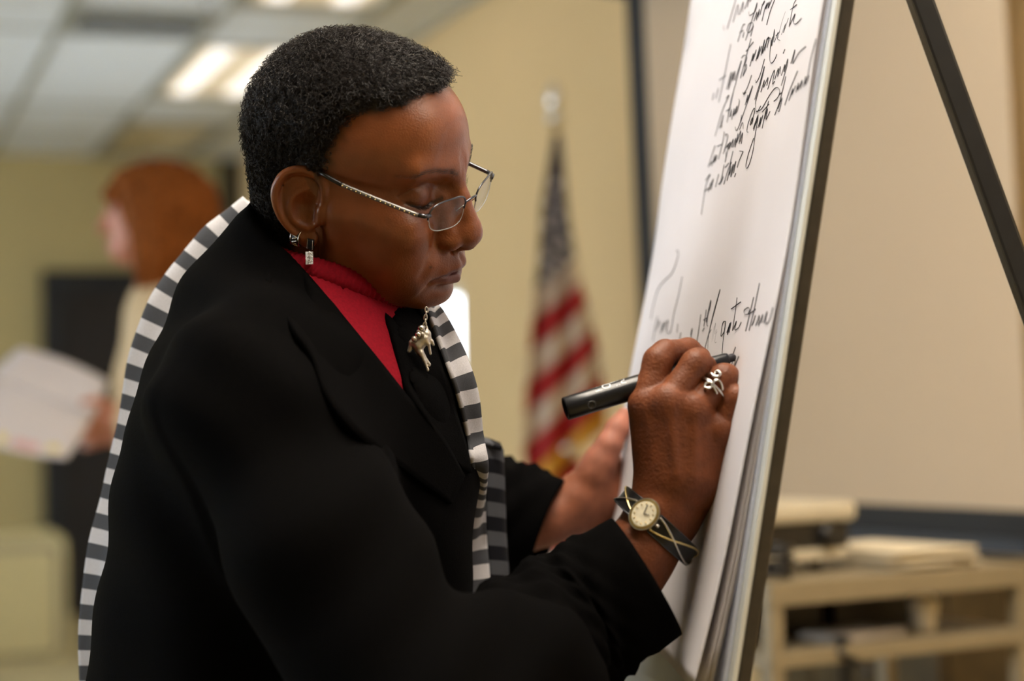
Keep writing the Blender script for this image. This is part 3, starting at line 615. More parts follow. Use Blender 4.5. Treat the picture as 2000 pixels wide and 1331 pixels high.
HV, HF = sculpt_head()
def head_tint(V):
    """skin colour by place: the lips, lid edges, brows and the short hair thinning out at the temples have their own colour"""
    x, y, z = V[:, 0], np.abs(V[:, 1]), V[:, 2]; n = vnoise(V, 0.09, 3)*0.5+vnoise(V, 0.28, 4)*0.3
    C = np.tile(np.array([0.205, 0.062, 0.020]), (len(V), 1))*(1+0.10*n[:, None])
    def mixc(C, w, col): return C*(1-w[:, None])+np.array(col)*w[:, None]
    front = smooth01(x, 60, 80)
    nose = np.exp(-(((y-6)/14)**2+((z+17)/12)**2))*smooth01(x, 95, 108); C = mixc(C, 0.35*nose, (0.25, 0.08, 0.036))
    zc = np.interp(y, [0, 10, 19, 27], [-56.6, -55.8, -56.6, -60]); hw = np.interp(y, [0, 5, 16, 26], [8.5, 8.0, 5.0, 1.2])
    lip = front*smooth01(hw-np.abs(z-zc+0.8), -0.8, 0.8)*(y < 27); C = mixc(C, lip*0.85, (0.145, 0.045, 0.038))
    zl = np.interp(y, [15, 22, 32, 42, 50], [15.5, 11.6, 9.0, 11.5, 16]); lash = front*np.exp(-((z-zl)/1.6)**2)*(y > 16)*(y < 50); C = mixc(C, lash*0.95, (0.012, 0.008, 0.006))
    lid = np.exp(-(((y-32)/17)**2+((z-20)/9)**2))*front; C = mixc(C, 0.45*lid, (0.12, 0.045, 0.028))
    zb = np.interp(y, [10, 20, 34, 46, 56], [38, 42, 46, 45.5, 40]); hb = np.interp(y, [8, 14, 34, 48, 56], [2.2, 2.6, 2.0, 1.2, 0.4])
    br = smooth01(x, 40, 60)*smooth01(hb-np.abs(z-zb), -1.5, 1.5)*(y > 9)*(y < 57)*(0.65+0.35*vnoise(V, 1.6, 6)); C = mixc(C, np.clip(br, 0, 1)*0.6, (0.03, 0.014, 0.009))
    for my, mz, mr in ((33.5, -44, 1.3), (20, -66, 0.9)):
        w = np.exp(-(((V[:, 1]+my)/mr)**2+((z-mz)/mr)**2))*front; C = mixc(C, 0.85*w, (0.03, 0.012, 0.008))
    return C
def hair_mask(V):
    """0 on bare skin, 1 well inside the hairline (head space, mm)"""
    x, y, z = V[:, 0], np.abs(V[:, 1]), V[:, 2]
    # front hairline over the forehead, drawn back at the temples, down before the ear
    xf = np.interp(z, [-60, -35, -8, 12, 30, 48, 64, 84, 96, 108, 130], [-36, -34, -26, -12, -3, 6, 11, 22, 44, 80, 98])
    xf = xf+4*np.sin(y*0.16+1)*np.exp(-((z-95)/25)**2)
    m = xf-x
    ear = np.sqrt(((x+12)/25)**2+((z-4)/37)**2); m = np.minimum(m, (ear-1)*26+0*x)
    m = np.where((z < 8) & (x > -12), -20, m); m = np.where((y > 76.5) & (z < 50), -20, m)
    low = z+58-0.25*(x+60); m = np.minimum(m, low)
    return m
HT = head_tint(HV)
hm = smooth01(hair_mask(HV)+5*vnoise(HV, 0.12, 9)+3*vnoise(HV, 0.4, 10), -14, 6)
HT = HT*(1-hm[:, None]*0.97)+np.array([0.010, 0.007, 0.005])*hm[:, None]*0.97
# ------------------------------------------------------------------ hands and forearms (sculpted in metres, world space)
def sculpt_right_hand(h=0.0013):
    v = Vol(at(1130, 1180, 1.70)-[0.03, 0.14, 0.03], at(1460, 640, 1.62)+[0.03, 0.14, 0.02], h)
    a = lambda x, y, Y: at(x, y, Y)
    W1 = a(1318, 968, 1.655)
    # forearm and wrist: wider than thick
    v.chain([a(1190, 1180, 1.640), a(1248, 1078, 1.648), a(1290, 1005, 1.652), a(1325, 940, 1.652)], [0.031, 0.028, 0.0265, 0.029], 0, kin=0.01)
    v.chain([a(1225, 1130, 1.655), a(1305, 1010, 1.665), a(1350, 940, 1.665)], [0.028, 0.0245, 0.026], 0.01, kin=0.01)
    # back of the hand: a fan from the wrist to the four knuckles
    K = [a(1262, 792, 1.642), a(1306, 786, 1.633), a(1356, 800, 1.635), a(1410, 838, 1.640)]
    S_ = [a(1284, 930, 1.652), a(1316, 925, 1.642), a(1350, 930, 1.644), a(1382, 940, 1.658)]
    for k_, s_, r0, r1 in zip(K, S_, (0.0195, 0.0205, 0.0205, 0.0185), (0.0150, 0.0150, 0.0145, 0.0135)): v.cap(s_, k_, r0, r1, 0.012)
    v.chain([a(1300, 900, 1.675), a(1300, 830, 1.672)], [0.022, 0.018], 0.012)           # palm side
    v.chain([a(1388, 930, 1.662), a(1420, 856, 1.652)], [0.021, 0.0165], 0.012)           # heel on the little-finger side
    for k_, r in zip(K, (0.0122, 0.0125, 0.0118, 0.0108)): v.ell(k_+np.array([0, -0.0045, 0]), (r, r*0.85, r), 0.008)
    for s_, k_ in zip(S_[:3], K[:3]): v.cap(s_+np.array([0, -0.0205, 0]), k_+np.array([0, -0.0125, -0.004]), 0.0018, 0.0024, 0.006)   # tendons
    # fingers
    v.chain([K[0], a(1285, 706, 1.648), a(1300, 688, 1.652)], [0.0142, 0.0116, 0.0110], 0.0015, kin=0.006)
    v.chain([a(1297, 690, 1.652), a(1344, 684, 1.672), a(1370, 697, 1.684)], [0.0110, 0.0095, 0.0078], 0.0015, kin=0.005)
    v.chain([K[1], a(1358, 712, 1.640), a(1364, 706, 1.643)], [0.0138, 0.0114, 0.0110], 0.0012, kin=0.006)
    v.chain([a(1364, 708, 1.643), a(1384, 722, 1.664), a(1380, 742, 1.684)], [0.0110, 0.0096, 0.0085], 0.0012, kin=0.005)
    v.chain([K[2], a(1414, 738, 1.640), a(1420, 736, 1.645)], [0.0130, 0.0108, 0.0104], 0.0012, kin=0.006)
    v.chain([a(1420, 738, 1.645), a(1426, 764, 1.664), a(1404, 780, 1.680)], [0.0103, 0.0092, 0.0082], 0.0012, kin=0.005)
    v.chain([K[3], a(1437, 777, 1.634), a(1441, 776, 1.637)], [0.0122, 0.0100, 0.0097], 0.0012, kin=0.005)
    v.chain([a(1441, 778, 1.637), a(1437, 813, 1.653), a(1420, 838, 1.664)], [0.0096, 0.0088, 0.0080], 0.0012, kin=0.004)
    # thumb on the far side of the pen
    v.chain([a(1275, 890, 1.690), a(1290, 815, 1.702), a(1325, 765, 1.706), a(1362, 738, 1.702)], [0.0165, 0.0130, 0.0110, 0.0088], 0.008, kin=0.006)
    # web between thumb and index
    v.cap(a(1262, 820, 1.655), a(1285, 850, 1.685), 0.010, 0.013, 0.010)
    # wrist skin folds, finger-base creases
    V, Fq = v.mesh(); return relax(V, Fq, 1, 0.4), Fq

def sculpt_left_hand(h=0.0016):
    v = Vol(at(1000, 1130, 2.15)-[0.02, 0.12, 0.02], at(1330, 780, 2.1)+[0.06, 0.16, 0.03], h)
    a = lambda x, y, Y: at(x, y, Y)
    v.chain([a(1010, 1030, 2.12), a(1075, 1010, 2.12), a(1120, 985, 2.125)], [0.031, 0.028, 0.027], 0, kin=0.01)
    # palm, heel low against the pad edge
    v.chain([a(1120, 990, 2.125), a(1165, 965, 2.135), a(1200, 930, 2.15)], [0.027, 0.029, 0.022], 0.012, kin=0.01)
    v.chain([a(1120, 1005, 2.135), a(1180, 1012, 2.15)], [0.022, 0.017], 0.012)
    v.chain([a(1135, 965, 2.118), a(1172, 905, 2.115)], [0.021, 0.018], 0.012)
    # thumb lying along the edge of the pad, tip up
    v.chain([a(1160, 925, 2.112), a(1190, 870, 2.112), a(1206, 838, 2.118), a(1219, 812, 2.126)], [0.0170, 0.0135, 0.0120, 0.0085], 0.008, kin=0.006)
    # fingers behind the pad
    for q, (y0, L_) in enumerate(((900, 0.070), (932, 0.078), (964, 0.073), (996, 0.058))):
        p0 = a(1208, y0+8, 2.165); p1 = p0+np.array([0.030, 0.022, 0.004]); p2 = p1+np.array([0.030, 0.006, 0.002]); p3 = p2+np.array([L_-0.06, -0.002, 0.0])
        v.chain([p0, p1, p2, p3], [0.0110, 0.0098, 0.0088, 0.0075], 0.006, kin=0.005)
    V, Fq = v.mesh(); return relax(V, Fq, 1, 0.4), Fq
RV, RF = sculpt_right_hand(); LV, LF = sculpt_left_hand()
def hand_tint(V, pink=0.0, seed=1):
    n = vnoise(V, 60, seed)*0.5+vnoise(V, 190, seed+1)*0.4
    C = np.array([0.170, 0.048, 0.015])*(1+0.10*n[:, None])
    return C*(1-pink)+np.array([0.40, 0.15, 0.09])*pink  # pink mixes in the paler window-lit tone
RC = hand_tint(RV)
win_lit = smooth01(LV[:, 2], at(1150, 960, 2.1)[2], at(1150, 830, 2.1)[2]); LC = hand_tint(LV, 0.35, 5)*(1-win_lit[:, None]*0.6)+np.array([0.50, 0.20, 0.14])*win_lit[:, None]*0.6  # paler, pinker tone upward puts window light into the left hand's colour
# ------------------------------------------------------------------ the writer: one skin mesh (head, neck, trunk, arms, hands), clothes as children
SPINE = [(570, 655, 1.815, 0.078), (592, 790, 1.815, 0.122), (588, 930, 1.82, 0.136), (565, 1130, 1.83, 0.140), (540, 1350, 1.84, 0.146), (530, 1520, 1.84, 0.140)]
def trunk(v, off=0.0, arms=True, neck=1.0, shoulders=True):
    P = [at(x, y, Y) for x, y, Y, _ in SPINE]; r = [q[3]+off for q in SPINE]
    v.chain(P, r, 0, kin=0.05, ysq=(1.82, 0.76))
    if shoulders: v.cap(SH_R, SH_L, 0.066+off, 0.070+off, 0.05)
    v.cap(NK_B+(NK_B-NK_T)*0.15, NK_T, (0.066+off)*neck, (0.062+off)*neck, 0.05 if shoulders else 0.02)
    if arms:
        v.chain([SH_R, (SH_R+EL_R)/2+np.array([-0.01, -0.01, 0]), EL_R], [0.060+off, 0.060+off, 0.056+off], 0.04, kin=0.03)
        v.chain([SH_L, (SH_L+EL_L)/2, EL_L], [0.060+off, 0.056+off, 0.052+off], 0.04, kin=0.03)
def body_skin():
    v = Vol((-0.60, 1.28, 0.66), (0.36, 2.36, 1.42), 0.009)
    trunk(v, -0.035); v.cap(EL_R+np.array([0, 0.02, 0]), WR_R, 0.034, 0.022, 0.02); v.cap(EL_L, WR_L, 0.036, 0.026, 0.02)
    hip = at(520, 1520, 1.84)
    V, Fq = v.mesh()
    # thighs to feet, hidden by the trousers
    u = Vol((-0.55, 1.55, -0.02), (0.10, 2.15, 0.80), 0.012)
    for yy, xx in ((1.74, -0.16), (1.94, -0.26)): u.chain([(hip[0], 1.84+(yy-1.84)*0.8, 0.78), (xx, yy, 0.45), (xx-0.03, yy, 0.08), (xx+0.10, yy, 0.035)], [0.09, 0.055, 0.038, 0.03], 0.03, kin=0.02)
    V2, F2 = u.mesh(); return np.vstack([V, V2]), np.vstack([Fq, F2+len(V)])
SV, SF = body_skin()
AV = np.vstack([head(HV*0.001), RV, LV, SV]); AF = np.vstack([HF, RF+len(HV), LF+len(HV)+len(RV), SF+len(HV)+len(RV)+len(LV)])
AC_ = np.vstack([HT, RC, LC, np.tile([0.205, 0.068, 0.026], (len(SV), 1))])
me = mesh_np('person', AV, AF); vcol(me, 'tint', AC_)
person = link('person', me, M_SKIN); me.materials.append(M_SKIN_HAND)
_mi = np.zeros(len(me.polygons), np.int32); _mi[len(HF):len(HF)+len(RF)+len(LF)] = 1; me.polygons.foreach_set('material_index', _mi)
tag(person, 'person in a black jacket and red turtleneck leaning in to write on the flip chart', 'person')

# ------------------------------------------------------------------ clothes
M_BLACK = mat('black_velvet', (0.0015, 0.0013, 0.0013), rough=0.9, spec=0.035, noise=(350, 0.35), bump=(700, 0.25))
M_RED = mat('red_knit', (0.21, 0.002, 0.010), rough=0.85, spec=0.15, noise=(400, 0.15), bump=(900, 0.3))
V_RED = [(470, 350), (512, 382), (530, 420), (560, 470), (600, 532), (650, 590), (690, 640), (735, 695), (792, 768), (815, 785), (800, 745), (775, 660), (752, 606), (770, 590), (860, 590), (860, 300), (470, 300)]
def jacket_mesh():
    v = Vol((-0.62, 1.26, 0.72), (0.36, 2.40, 1.42), 0.0055)
    trunk(v, 0.012)
    nd = (NK_T-NK_B)/np.linalg.norm(NK_T-NK_B)
    v.cap(NK_B, NK_T+nd*0.03, 0.085, 0.0835, 0.03)                                  # standing collar
    # right sleeve to the elbow, left sleeve
    v.chain([EL_R, at(1010, 1330, 1.56)], [0.070, 0.070], 0.03)
    v.chain([EL_L, at(900, 975, 2.14)], [0.062, 0.064], 0.03)
    # drag folds in the cloth
    def folds(x, y, z):
        return 0.0030*np.sin(55*(x*0.9+z*0.5)+9*np.sin(6*z+3*y))*np.exp(-((y-1.62)/0.16)**2)+0.0022*np.sin(70*(x*0.4-z*0.8)+7*np.sin(9*x))
    v.op(folds, (-9, -9, -9), (9, 9, 9), 'd', 0)
    # hollow neck and the open front
    v.cap(NK_B-nd*0.02, NK_T+nd*0.2, 0.0765, 0.078, 0.0, '-')
    def above(x, y, z):      # trim the collar just below the edge of the turtleneck
        p = NK_T+nd*0.004; return -((x-p[0])*nd[0]+(y-p[1])*nd[1]+(z-p[2])*nd[2])
    v.op(above, NK_T-0.2, NK_T+0.25, '-', 0)
    v.poly(V_RED, 1.45, 1.90, 0.004)
    V, Fq = v.mesh(); return relax(V, Fq, 2, 0.5), Fq
def sleeve(P, ra, rb, wall=0.004, seg=40, seed=1, n=26):
    """hollow tube with an open hemmed cuff; rings squashed to ra x rb"""
    P = catmull(P, n//(len(P)-1)+1); m = len(P); ra = np.interp(np.linspace(0, 1, m), np.linspace(0, 1, len(ra)), ra); rb = np.interp(np.linspace(0, 1, m), np.linspace(0, 1, len(rb)), rb)
    T, N_, B = frame_curve(P); a = np.linspace(0, 2*np.pi, seg, endpoint=False)
    fold = np.array([[0.0035*math.sin(5*q+0.9*i+seed)+0.002*math.sin(9*q-1.7*i) for q in a] for i in range(m)])*(1-smooth01(np.linspace(0, 1, m), 0.7, 1.0))[:, None]
    def rings(dr): return P[:, None]+N_[:, None]*((ra[:, None]+fold+dr)*np.cos(a))[..., None]+B[:, None]*((rb[:, None]+fold+dr)*np.sin(a))[..., None]
    O = rings(0); I = rings(-wall)[::-1]; R_ = np.concatenate([O, I]); M_ = len(R_)
    V = R_.reshape(-1, 3); i, j = np.meshgrid(np.arange(M_-1), np.arange(seg), indexing='ij'); j2 = (j+1) % seg
    return V, np.stack([i*seg+j, i*seg+j2, (i+1)*seg+j2, (i+1)*seg+j], -1).reshape(-1, 4)
JV, JF = jacket_mesh()
s1V, s1F = sleeve([at(845, 1440, 1.52), at(985, 1325, 1.575), at(1115, 1220, 1.632), at(1262, 1127, 1.640)], [0.066, 0.066, 0.056, 0.048], [0.070, 0.070, 0.062, 0.0575], n=36, seg=56)
s2V, s2F = sleeve([EL_L, at(900, 985, 2.14), at(990, 1012, 2.13), at(1070, 1042, 2.12)], [0.060, 0.062, 0.056, 0.050], [0.056, 0.060, 0.062, 0.060], seed=4)
V = np.vstack([JV, s1V, s2V]); Fq = np.vstack([JF, s1F+len(JV), s2F+len(JV)+len(s1V)])
jacket = link('jacket', mesh_np('jacket', V, Fq), M_BLACK, person); tag(jacket, 'black velvet jacket')

# turtleneck: shirt body plus a ribbed rolled collar
def shirt_mesh():
    v = Vol((-0.40, 1.50, 0.85), (0.14, 2.15, 1.42), 0.006)
    trunk(v, 0.0065, arms=False, neck=0.80, shoulders=False); nd = (NK_T-NK_B)/np.linalg.norm(NK_T-NK_B)
    V, Fq = v.mesh(); hh = (V-NK_T)@nd; rad = np.linalg.norm((V-NK_T)-hh[:, None]*nd, axis=1); keep = ~((hh > -0.035) & (rad < 0.084)); ok = keep[Fq].all(1); return V, Fq[ok]
shV, shF = shirt_mesh()
shirt = link('turtleneck', mesh_np('turtleneck', shV, shF), M_RED, person); tag(shirt, 'red ribbed turtleneck')
def rib_collar():
    nd = (NK_T-NK_B)/np.linalg.norm(NK_T-NK_B); fx = np.array([1.0, -0.25, 0]); fx = fx-nd*(fx@nd); fx /= np.linalg.norm(fx); fy = np.cross(nd, fx)
    # follow the neck opening of the shirt, then sweep a soft ribbed roll round it
    hh = (shV-NK_T)@nd; q = shV-NK_T-hh[:, None]*nd; th = np.arctan2(q@fy, q@fx); rr = np.linalg.norm(q, axis=1); m = (np.abs(rr-0.086) < 0.006) & (hh > -0.06)
    nb_ = 36; bins = ((th[m]+np.pi)/(2*np.pi)*nb_).astype(int) % nb_; prof = np.array([np.median(hh[m][bins == k]) if (bins == k).any() else np.nan for k in range(nb_)])
    ok = ~np.isnan(prof); prof = np.interp(np.arange(nb_), np.arange(nb_)[ok], prof[ok], period=nb_); prof = np.clip(prof, -0.020, 0.012)
    for _ in range(4): prof = (np.roll(prof, 1)+prof*2+np.roll(prof, -1))/4
    n = 96; M_ = n*5; a = np.arange(M_)/M_*2*np.pi-np.pi; h0 = np.interp((a+np.pi)/(2*np.pi)*nb_-0.5, np.arange(nb_), prof, period=nb_)+0.002; r0 = 0.0805
    b_ = np.linspace(0, 2*np.pi, 22, endpoint=False); rows = []
    for t in b_:
        rib = 1+0.10*np.cos(n*a)*(0.35+0.65*max(0.0, math.cos(t-0.4)))
        out = 0.0095*math.cos(t)*rib-0.002-0.006*(math.sin(t) > 0)*math.sin(t)**2; up_ = 0.0115*math.sin(t)*(1+0.05*np.cos(n*a))+h0
        rows.append(NK_T+nd*up_[:, None]+(fx*np.cos(a)[:, None]+fy*np.sin(a)[:, None])*(r0+out)[:, None])
    V = np.array(rows); R_ = len(rows); V = V.reshape(-1, 3); i, j = np.meshgrid(np.arange(R_), np.arange(M_), indexing='ij'); i2, j2 = (i+1) % R_, (j+1) % M_
    return V, np.stack([i*M_+j, i*M_+j2, i2*M_+j2, i2*M_+j], -1).reshape(-1, 4)
rv, rf = rib_collar(); link('rolled_collar', mesh_np('rolled_collar', rv, rf), M_RED, shirt)
# trousers and shoes below the frame
M_TROU = mat('black_trousers', (0.010, 0.010, 0.011), rough=0.9, noise=(200, 0.2), bump=(500, 0.2))
def trousers():
    u = Vol((-0.56, 1.48, 0.04), (0.12, 2.20, 0.90), 0.010); hip = at(520, 1520, 1.84)
    u.ell((hip[0], 1.84, 0.80), (0.155, 0.19, 0.12), 0)
    for yy, xx in ((1.74, -0.16), (1.94, -0.26)): u.chain([(hip[0], 1.84+(yy-1.84)*0.9, 0.78), (xx, yy, 0.45), (xx-0.03, yy, 0.07)], [0.115, 0.085, 0.075], 0.04, kin=0.02)
    return u.mesh()
tv, tf = trousers(); link('trousers', mesh_np('trousers', tv, tf), M_TROU, person)
M_SHOE = mat('black_shoe_leather', (0.01, 0.01, 0.01), rough=0.3, noise=(60, 0.1))
for yy, xx in ((1.74, -0.19), (1.94, -0.29)):
    u = Vol((xx-0.10, yy-0.08, -0.01), (xx+0.24, yy+0.08, 0.12), 0.006); u.ell((xx+0.0, yy, 0.05), (0.06, 0.042, 0.05), 0); u.ell((xx+0.11, yy, 0.035), (0.09, 0.045, 0.035), 0.03)
    def sole(x, y, z): return z-0.002+0*x+0*y
    u.op(sole, (-9, -9, -9), (9, 9, 9), '-', 0); a_, b_ = u.mesh(); link('shoe', mesh_np('shoe', a_, b_), M_SHOE, person)

# ------------------------------------------------------------------ where a line of sight meets the jacket (to lay lapels, scarf and brooch on the cloth)
from mathutils.bvhtree import BVHTree
_bvh = BVHTree.FromPolygons([tuple(p) for p in JV], [tuple(int(i) for i in f) for f in JF])
def hit(px, py, default=1.8):
    d = _r2*((px-1000)/F_PX)+_u2*(-(py-665.5)/F_PX)+_f; r = _bvh.ray_cast(Vector(CAM), Vector(d).normalized())
    return r[0][1] if r[0] is not None else default
def sheet_between(name, L, R_, m, parent, nu=60, nv=14, thick=0.003, bulge=0.0, uvlen=True):
    """cloth between two edge lines of 3-D points"""
    L = catmull(np.array(L), 12); R_ = catmull(np.array(R_), 12)
    def res(P):
        d = np.concatenate([[0], np.cumsum(np.linalg.norm(np.diff(P, axis=0), axis=1))]); t = np.linspace(0, d[-1], nu); return np.stack([np.interp(t, d, P[:, k]) for k in range(3)], 1)
    L, R_ = res(L), res(R_); t = np.linspace(0, 1, nv); P = L[:, None]*(1-t)[None, :, None]+R_[:, None]*t[None, :, None]
    nrm = np.cross(np.gradient(P, axis=0), np.gradient(P, axis=1)); nrm /= np.linalg.norm(nrm, axis=2, keepdims=True)+1e-9
    if callable(bulge): P = P+nrm*bulge(np.linspace(0, 1, nu)[:, None], t[None])[..., None]
    i, j = np.meshgrid(np.arange(nu-1), np.arange(nv-1), indexing='ij'); q = i*nv+j
    me = mesh_np(name, P.reshape(-1, 3), np.stack([q, q+nv, q+nv+1, q+1], -1).reshape(-1, 4))
    mid = P[:, nv//2]; d = np.concatenate([[0], np.cumsum(np.linalg.norm(np.diff(mid, axis=0), axis=1))]); wid = np.linalg.norm(R_-L, axis=1)
    vcol(me, 'cloth', np.stack([np.repeat(d, nv), (t[None]*wid[:, None]).ravel(), np.zeros(nu*nv)], 1))
    o = link(name, me, m, parent); md = o.modifiers.new('thickness', 'SOLIDIFY'); md.thickness = thick; md.offset = 0; return o, P
def on_cloth(pts, lift, dy=0.0): return [at(x, y, hit(x, y, 1.8)-lift+dy) for x, y in pts]
inner = [(548, 462), (600, 540), (655, 602), (722, 684), (795, 776), (860, 850), (905, 930)]
outer = [(520, 545), (570, 640), (610, 700), (640, 780), (705, 860), (790, 920), (880, 985)]
o, _ = sheet_between('lapel', on_cloth(inner, 0.006), on_cloth(outer, 0.005), M_BLACK, jacket, 40, 12, 0.004)
def on_lapel(pts):      # far lapel: where the line of sight falls into the open neck, keep the depth of the cloth beside it
    out = []
    for x, y in pts:
        Y = min(hit(x+d, y, 9) for d in (0, 14, 26)); out.append(at(x, y, (Y if Y < 3 else 1.8)-0.005))
    return out
inner2 = [(738, 580), (747, 606), (764, 655), (787, 740), (806, 785), (850, 850), (900, 915)]; outer2 = [(806, 582), (816, 604), (840, 650), (868, 740), (893, 820), (910, 880), (918, 925)]
sheet_between('lapel', on_lapel(inner2), on_lapel(outer2), M_BLACK, jacket, 40, 12, 0.004)
# ------------------------------------------------------------------ short tight curls: thousands of small coils joined into one child mesh
M_HAIR = mat('black_hair', (0.013, 0.009, 0.007), rough=0.45, spec=0.28, noise=(300, 0.5))
def grow_hair(n_curl=17000):
    tri = np.vstack([HF[:, [0, 1, 2]], HF[:, [0, 2, 3]]]); A, B, Cc = HV[tri[:, 0]], HV[tri[:, 1]], HV[tri[:, 2]]
    cr = np.cross(B-A, Cc-A); ar = np.linalg.norm(cr, axis=1); cen = (A+B+Cc)/3
    m = hair_mask(cen); keep = (m > -8) & (cen[:, 2] > -62); w = ar*keep*smooth01(m+3*vnoise(cen, .3, 5), -8, 10)
    w = w*(np.abs(cen[:, 1]) < 79)
    i = RNG.choice(len(tri), n_curl, p=w/w.sum()); u = RNG.random((n_curl, 2)); f = u.sum(1) > 1; u[f] = 1-u[f]
    P = A[i]+(B-A)[i]*u[:, :1]+(Cc-A)[i]*u[:, 1:]; N_ = cr[i]/ar[i][:, None]
    c0 = np.array([0, 0, 35.]); rad = P-c0; rad /= np.linalg.norm(rad, axis=1)[:, None]; N_ = 0.5*N_+0.5*rad; N_ /= np.linalg.norm(N_, axis=1)[:, None]
    mm = hair_mask(P); L = (5+12.5*smooth01(mm, -6, 20))*(0.75+0.5*RNG.random(n_curl))*(0.45+0.55*smooth01(P[:, 2], -40, 50))
    fr = (P[:, 0] > 55); L = np.where(fr, L*1.12, L)
    K = 14; t = np.linspace(0, 1, K)
    T1 = np.cross(N_, RNG.normal(size=(n_curl, 3))); T1 /= np.linalg.norm(T1, axis=1)[:, None]; T2 = np.cross(N_, T1)
    turns = (1.0+1.1*RNG.random(n_curl))*RNG.choice([-1, 1], n_curl); cr_ = (1.2+1.7*RNG.random(n_curl))
    ph = turns[:, None]*2*np.pi*t[None]; amp = cr_[:, None]*np.sqrt(t)[None]*1.35
    lean = np.clip(RNG.normal(size=(n_curl, 2))*0.3, -0.5, 0.5)
    Q = P[:, None]+N_[:, None]*(L[:, None]*(t-0.28*t*t)[None])[..., None]+T1[:, None]*(np.cos(ph)*amp-amp[:, :1]+lean[:, :1]*L[:, None]*t[None]**2)[..., None]+T2[:, None]*(np.sin(ph)*amp+lean[:, 1:]*L[:, None]*t[None]**2)[..., None]
    tan = np.gradient(Q, axis=1); tan /= np.linalg.norm(tan, axis=2, keepdims=True)+1e-9
    s1 = np.cross(tan, N_[:, None]+0.01); s1 /= np.linalg.norm(s1, axis=2, keepdims=True)+1e-9; s2 = np.cross(tan, s1)
    r = (0.36*(1-0.45*t))[None, :, None]
    ring = np.stack([Q+s1*r, Q+(-0.5*s1+0.866*s2)*r, Q+(-0.5*s1-0.866*s2)*r], 2)
    V = ring.reshape(-1, 3); a = np.arange(K-1)[:, None]*3; j = np.arange(3)[None]; j2 = (j+1) % 3
    q = np.stack([a+j, a+j2, a+3+j2, a+3+j], -1).reshape(-1, 4); Fq = (q[None]+(np.arange(n_curl)*K*3)[:, None, None]).reshape(-1, 4)
    return V, Fq
def hair_cap():
    """the dense mass under the curls"""
    m = hair_mask(HV); c0 = np.array([0, 0, 35.]); rad = HV-c0; rad /= np.linalg.norm(rad, axis=1)[:, None]
    th = (smooth01(m, -4, 22)*7.0-0.8)*(0.45+0.55*smooth01(HV[:, 2], -40, 50)); sel = (m > -3) & (np.abs(HV[:, 1]) < 80) & (HV[:, 2] > -64)
    V = HV+rad*(th+RNG.normal(size=len(HV))*0.8*smooth01(m, 0, 15))[:, None]
    ff = HF[sel[HF].all(1)]; used = np.unique(ff); mp = np.full(len(HV), -1); mp[used] = np.arange(len(used))
    return V[used], mp[ff]
cv, cf = hair_cap(); gv, gf = grow_hair()
me = mesh_np('hair', head(np.vstack([cv, gv])*0.001), np.vstack([cf, gf+len(cv)])); hair = link('hair', me, M_HAIR, person); hair['kind'] = 'stuff'
tag(hair, 'short tightly curled black hair')
# ================================================================== things worn on the head (head space, millimetres)
def hd(P): return head(np.atleast_2d(np.array(P, float))*0.001)
M_GUN = mat('gunmetal', (0.09, 0.09, 0.10), rough=0.22, metal=0.9, noise=(80, 0.1))
M_SILVER = mat('silver', (0.72, 0.70, 0.66), rough=0.22, metal=1.0, noise=(200, 0.12))
M_STEEL = mat('grey_steel', (0.22, 0.21, 0.20), rough=0.4, metal=0.8, noise=(500, 0.25))
M_OXID = mat('oxidised_silver', (0.03, 0.03, 0.03), rough=0.4, metal=0.6, noise=(400, 0.3))
M_GOLD = mat('pale_gold', (0.75, 0.60, 0.28), rough=0.25, metal=1.0, noise=(120, 0.1))
M_BLK = mat('black_plastic', (0.006, 0.006, 0.007), rough=0.3, noise=(60, 0.1))
M_LENS = bpy.data.materials.new('spectacle_lens'); M_LENS.use_nodes = True
_n = M_LENS.node_tree.nodes; _k = M_LENS.node_tree.links; _n.clear()
_o = _n.new('ShaderNodeOutputMaterial'); _mix = _n.new('ShaderNodeMixShader'); _tr = _n.new('ShaderNodeBsdfTransparent'); _gl = _n.new('ShaderNodeBsdfGlossy'); _fr = _n.new('ShaderNodeMath')
_tr.inputs['Color'].default_value = (0.93, 0.94, 0.95, 1); _gl.inputs['Roughness'].default_value = 0.02
_lw = _n.new('ShaderNodeLayerWeight'); _lw.inputs['Blend'].default_value = 0.5; _pw = _n.new('ShaderNodeMath'); _pw.operation = 'POWER'; _pw.inputs[1].default_value = 4.0; _k.new(_lw.outputs['Facing'], _pw.inputs[0])
_fr.operation = 'MULTIPLY_ADD'; _fr.inputs[1].default_value = 0.30; _fr.inputs[2].default_value = 0.02; _k.new(_pw.outputs[0], _fr.inputs[0])
_k.new(_fr.outputs[0], _mix.inputs[0]); _k.new(_tr.outputs[0], _mix.inputs[1]); _k.new(_gl.outputs[0], _mix.inputs[2]); _k.new(_mix.outputs[0], _o.inputs['Surface'])

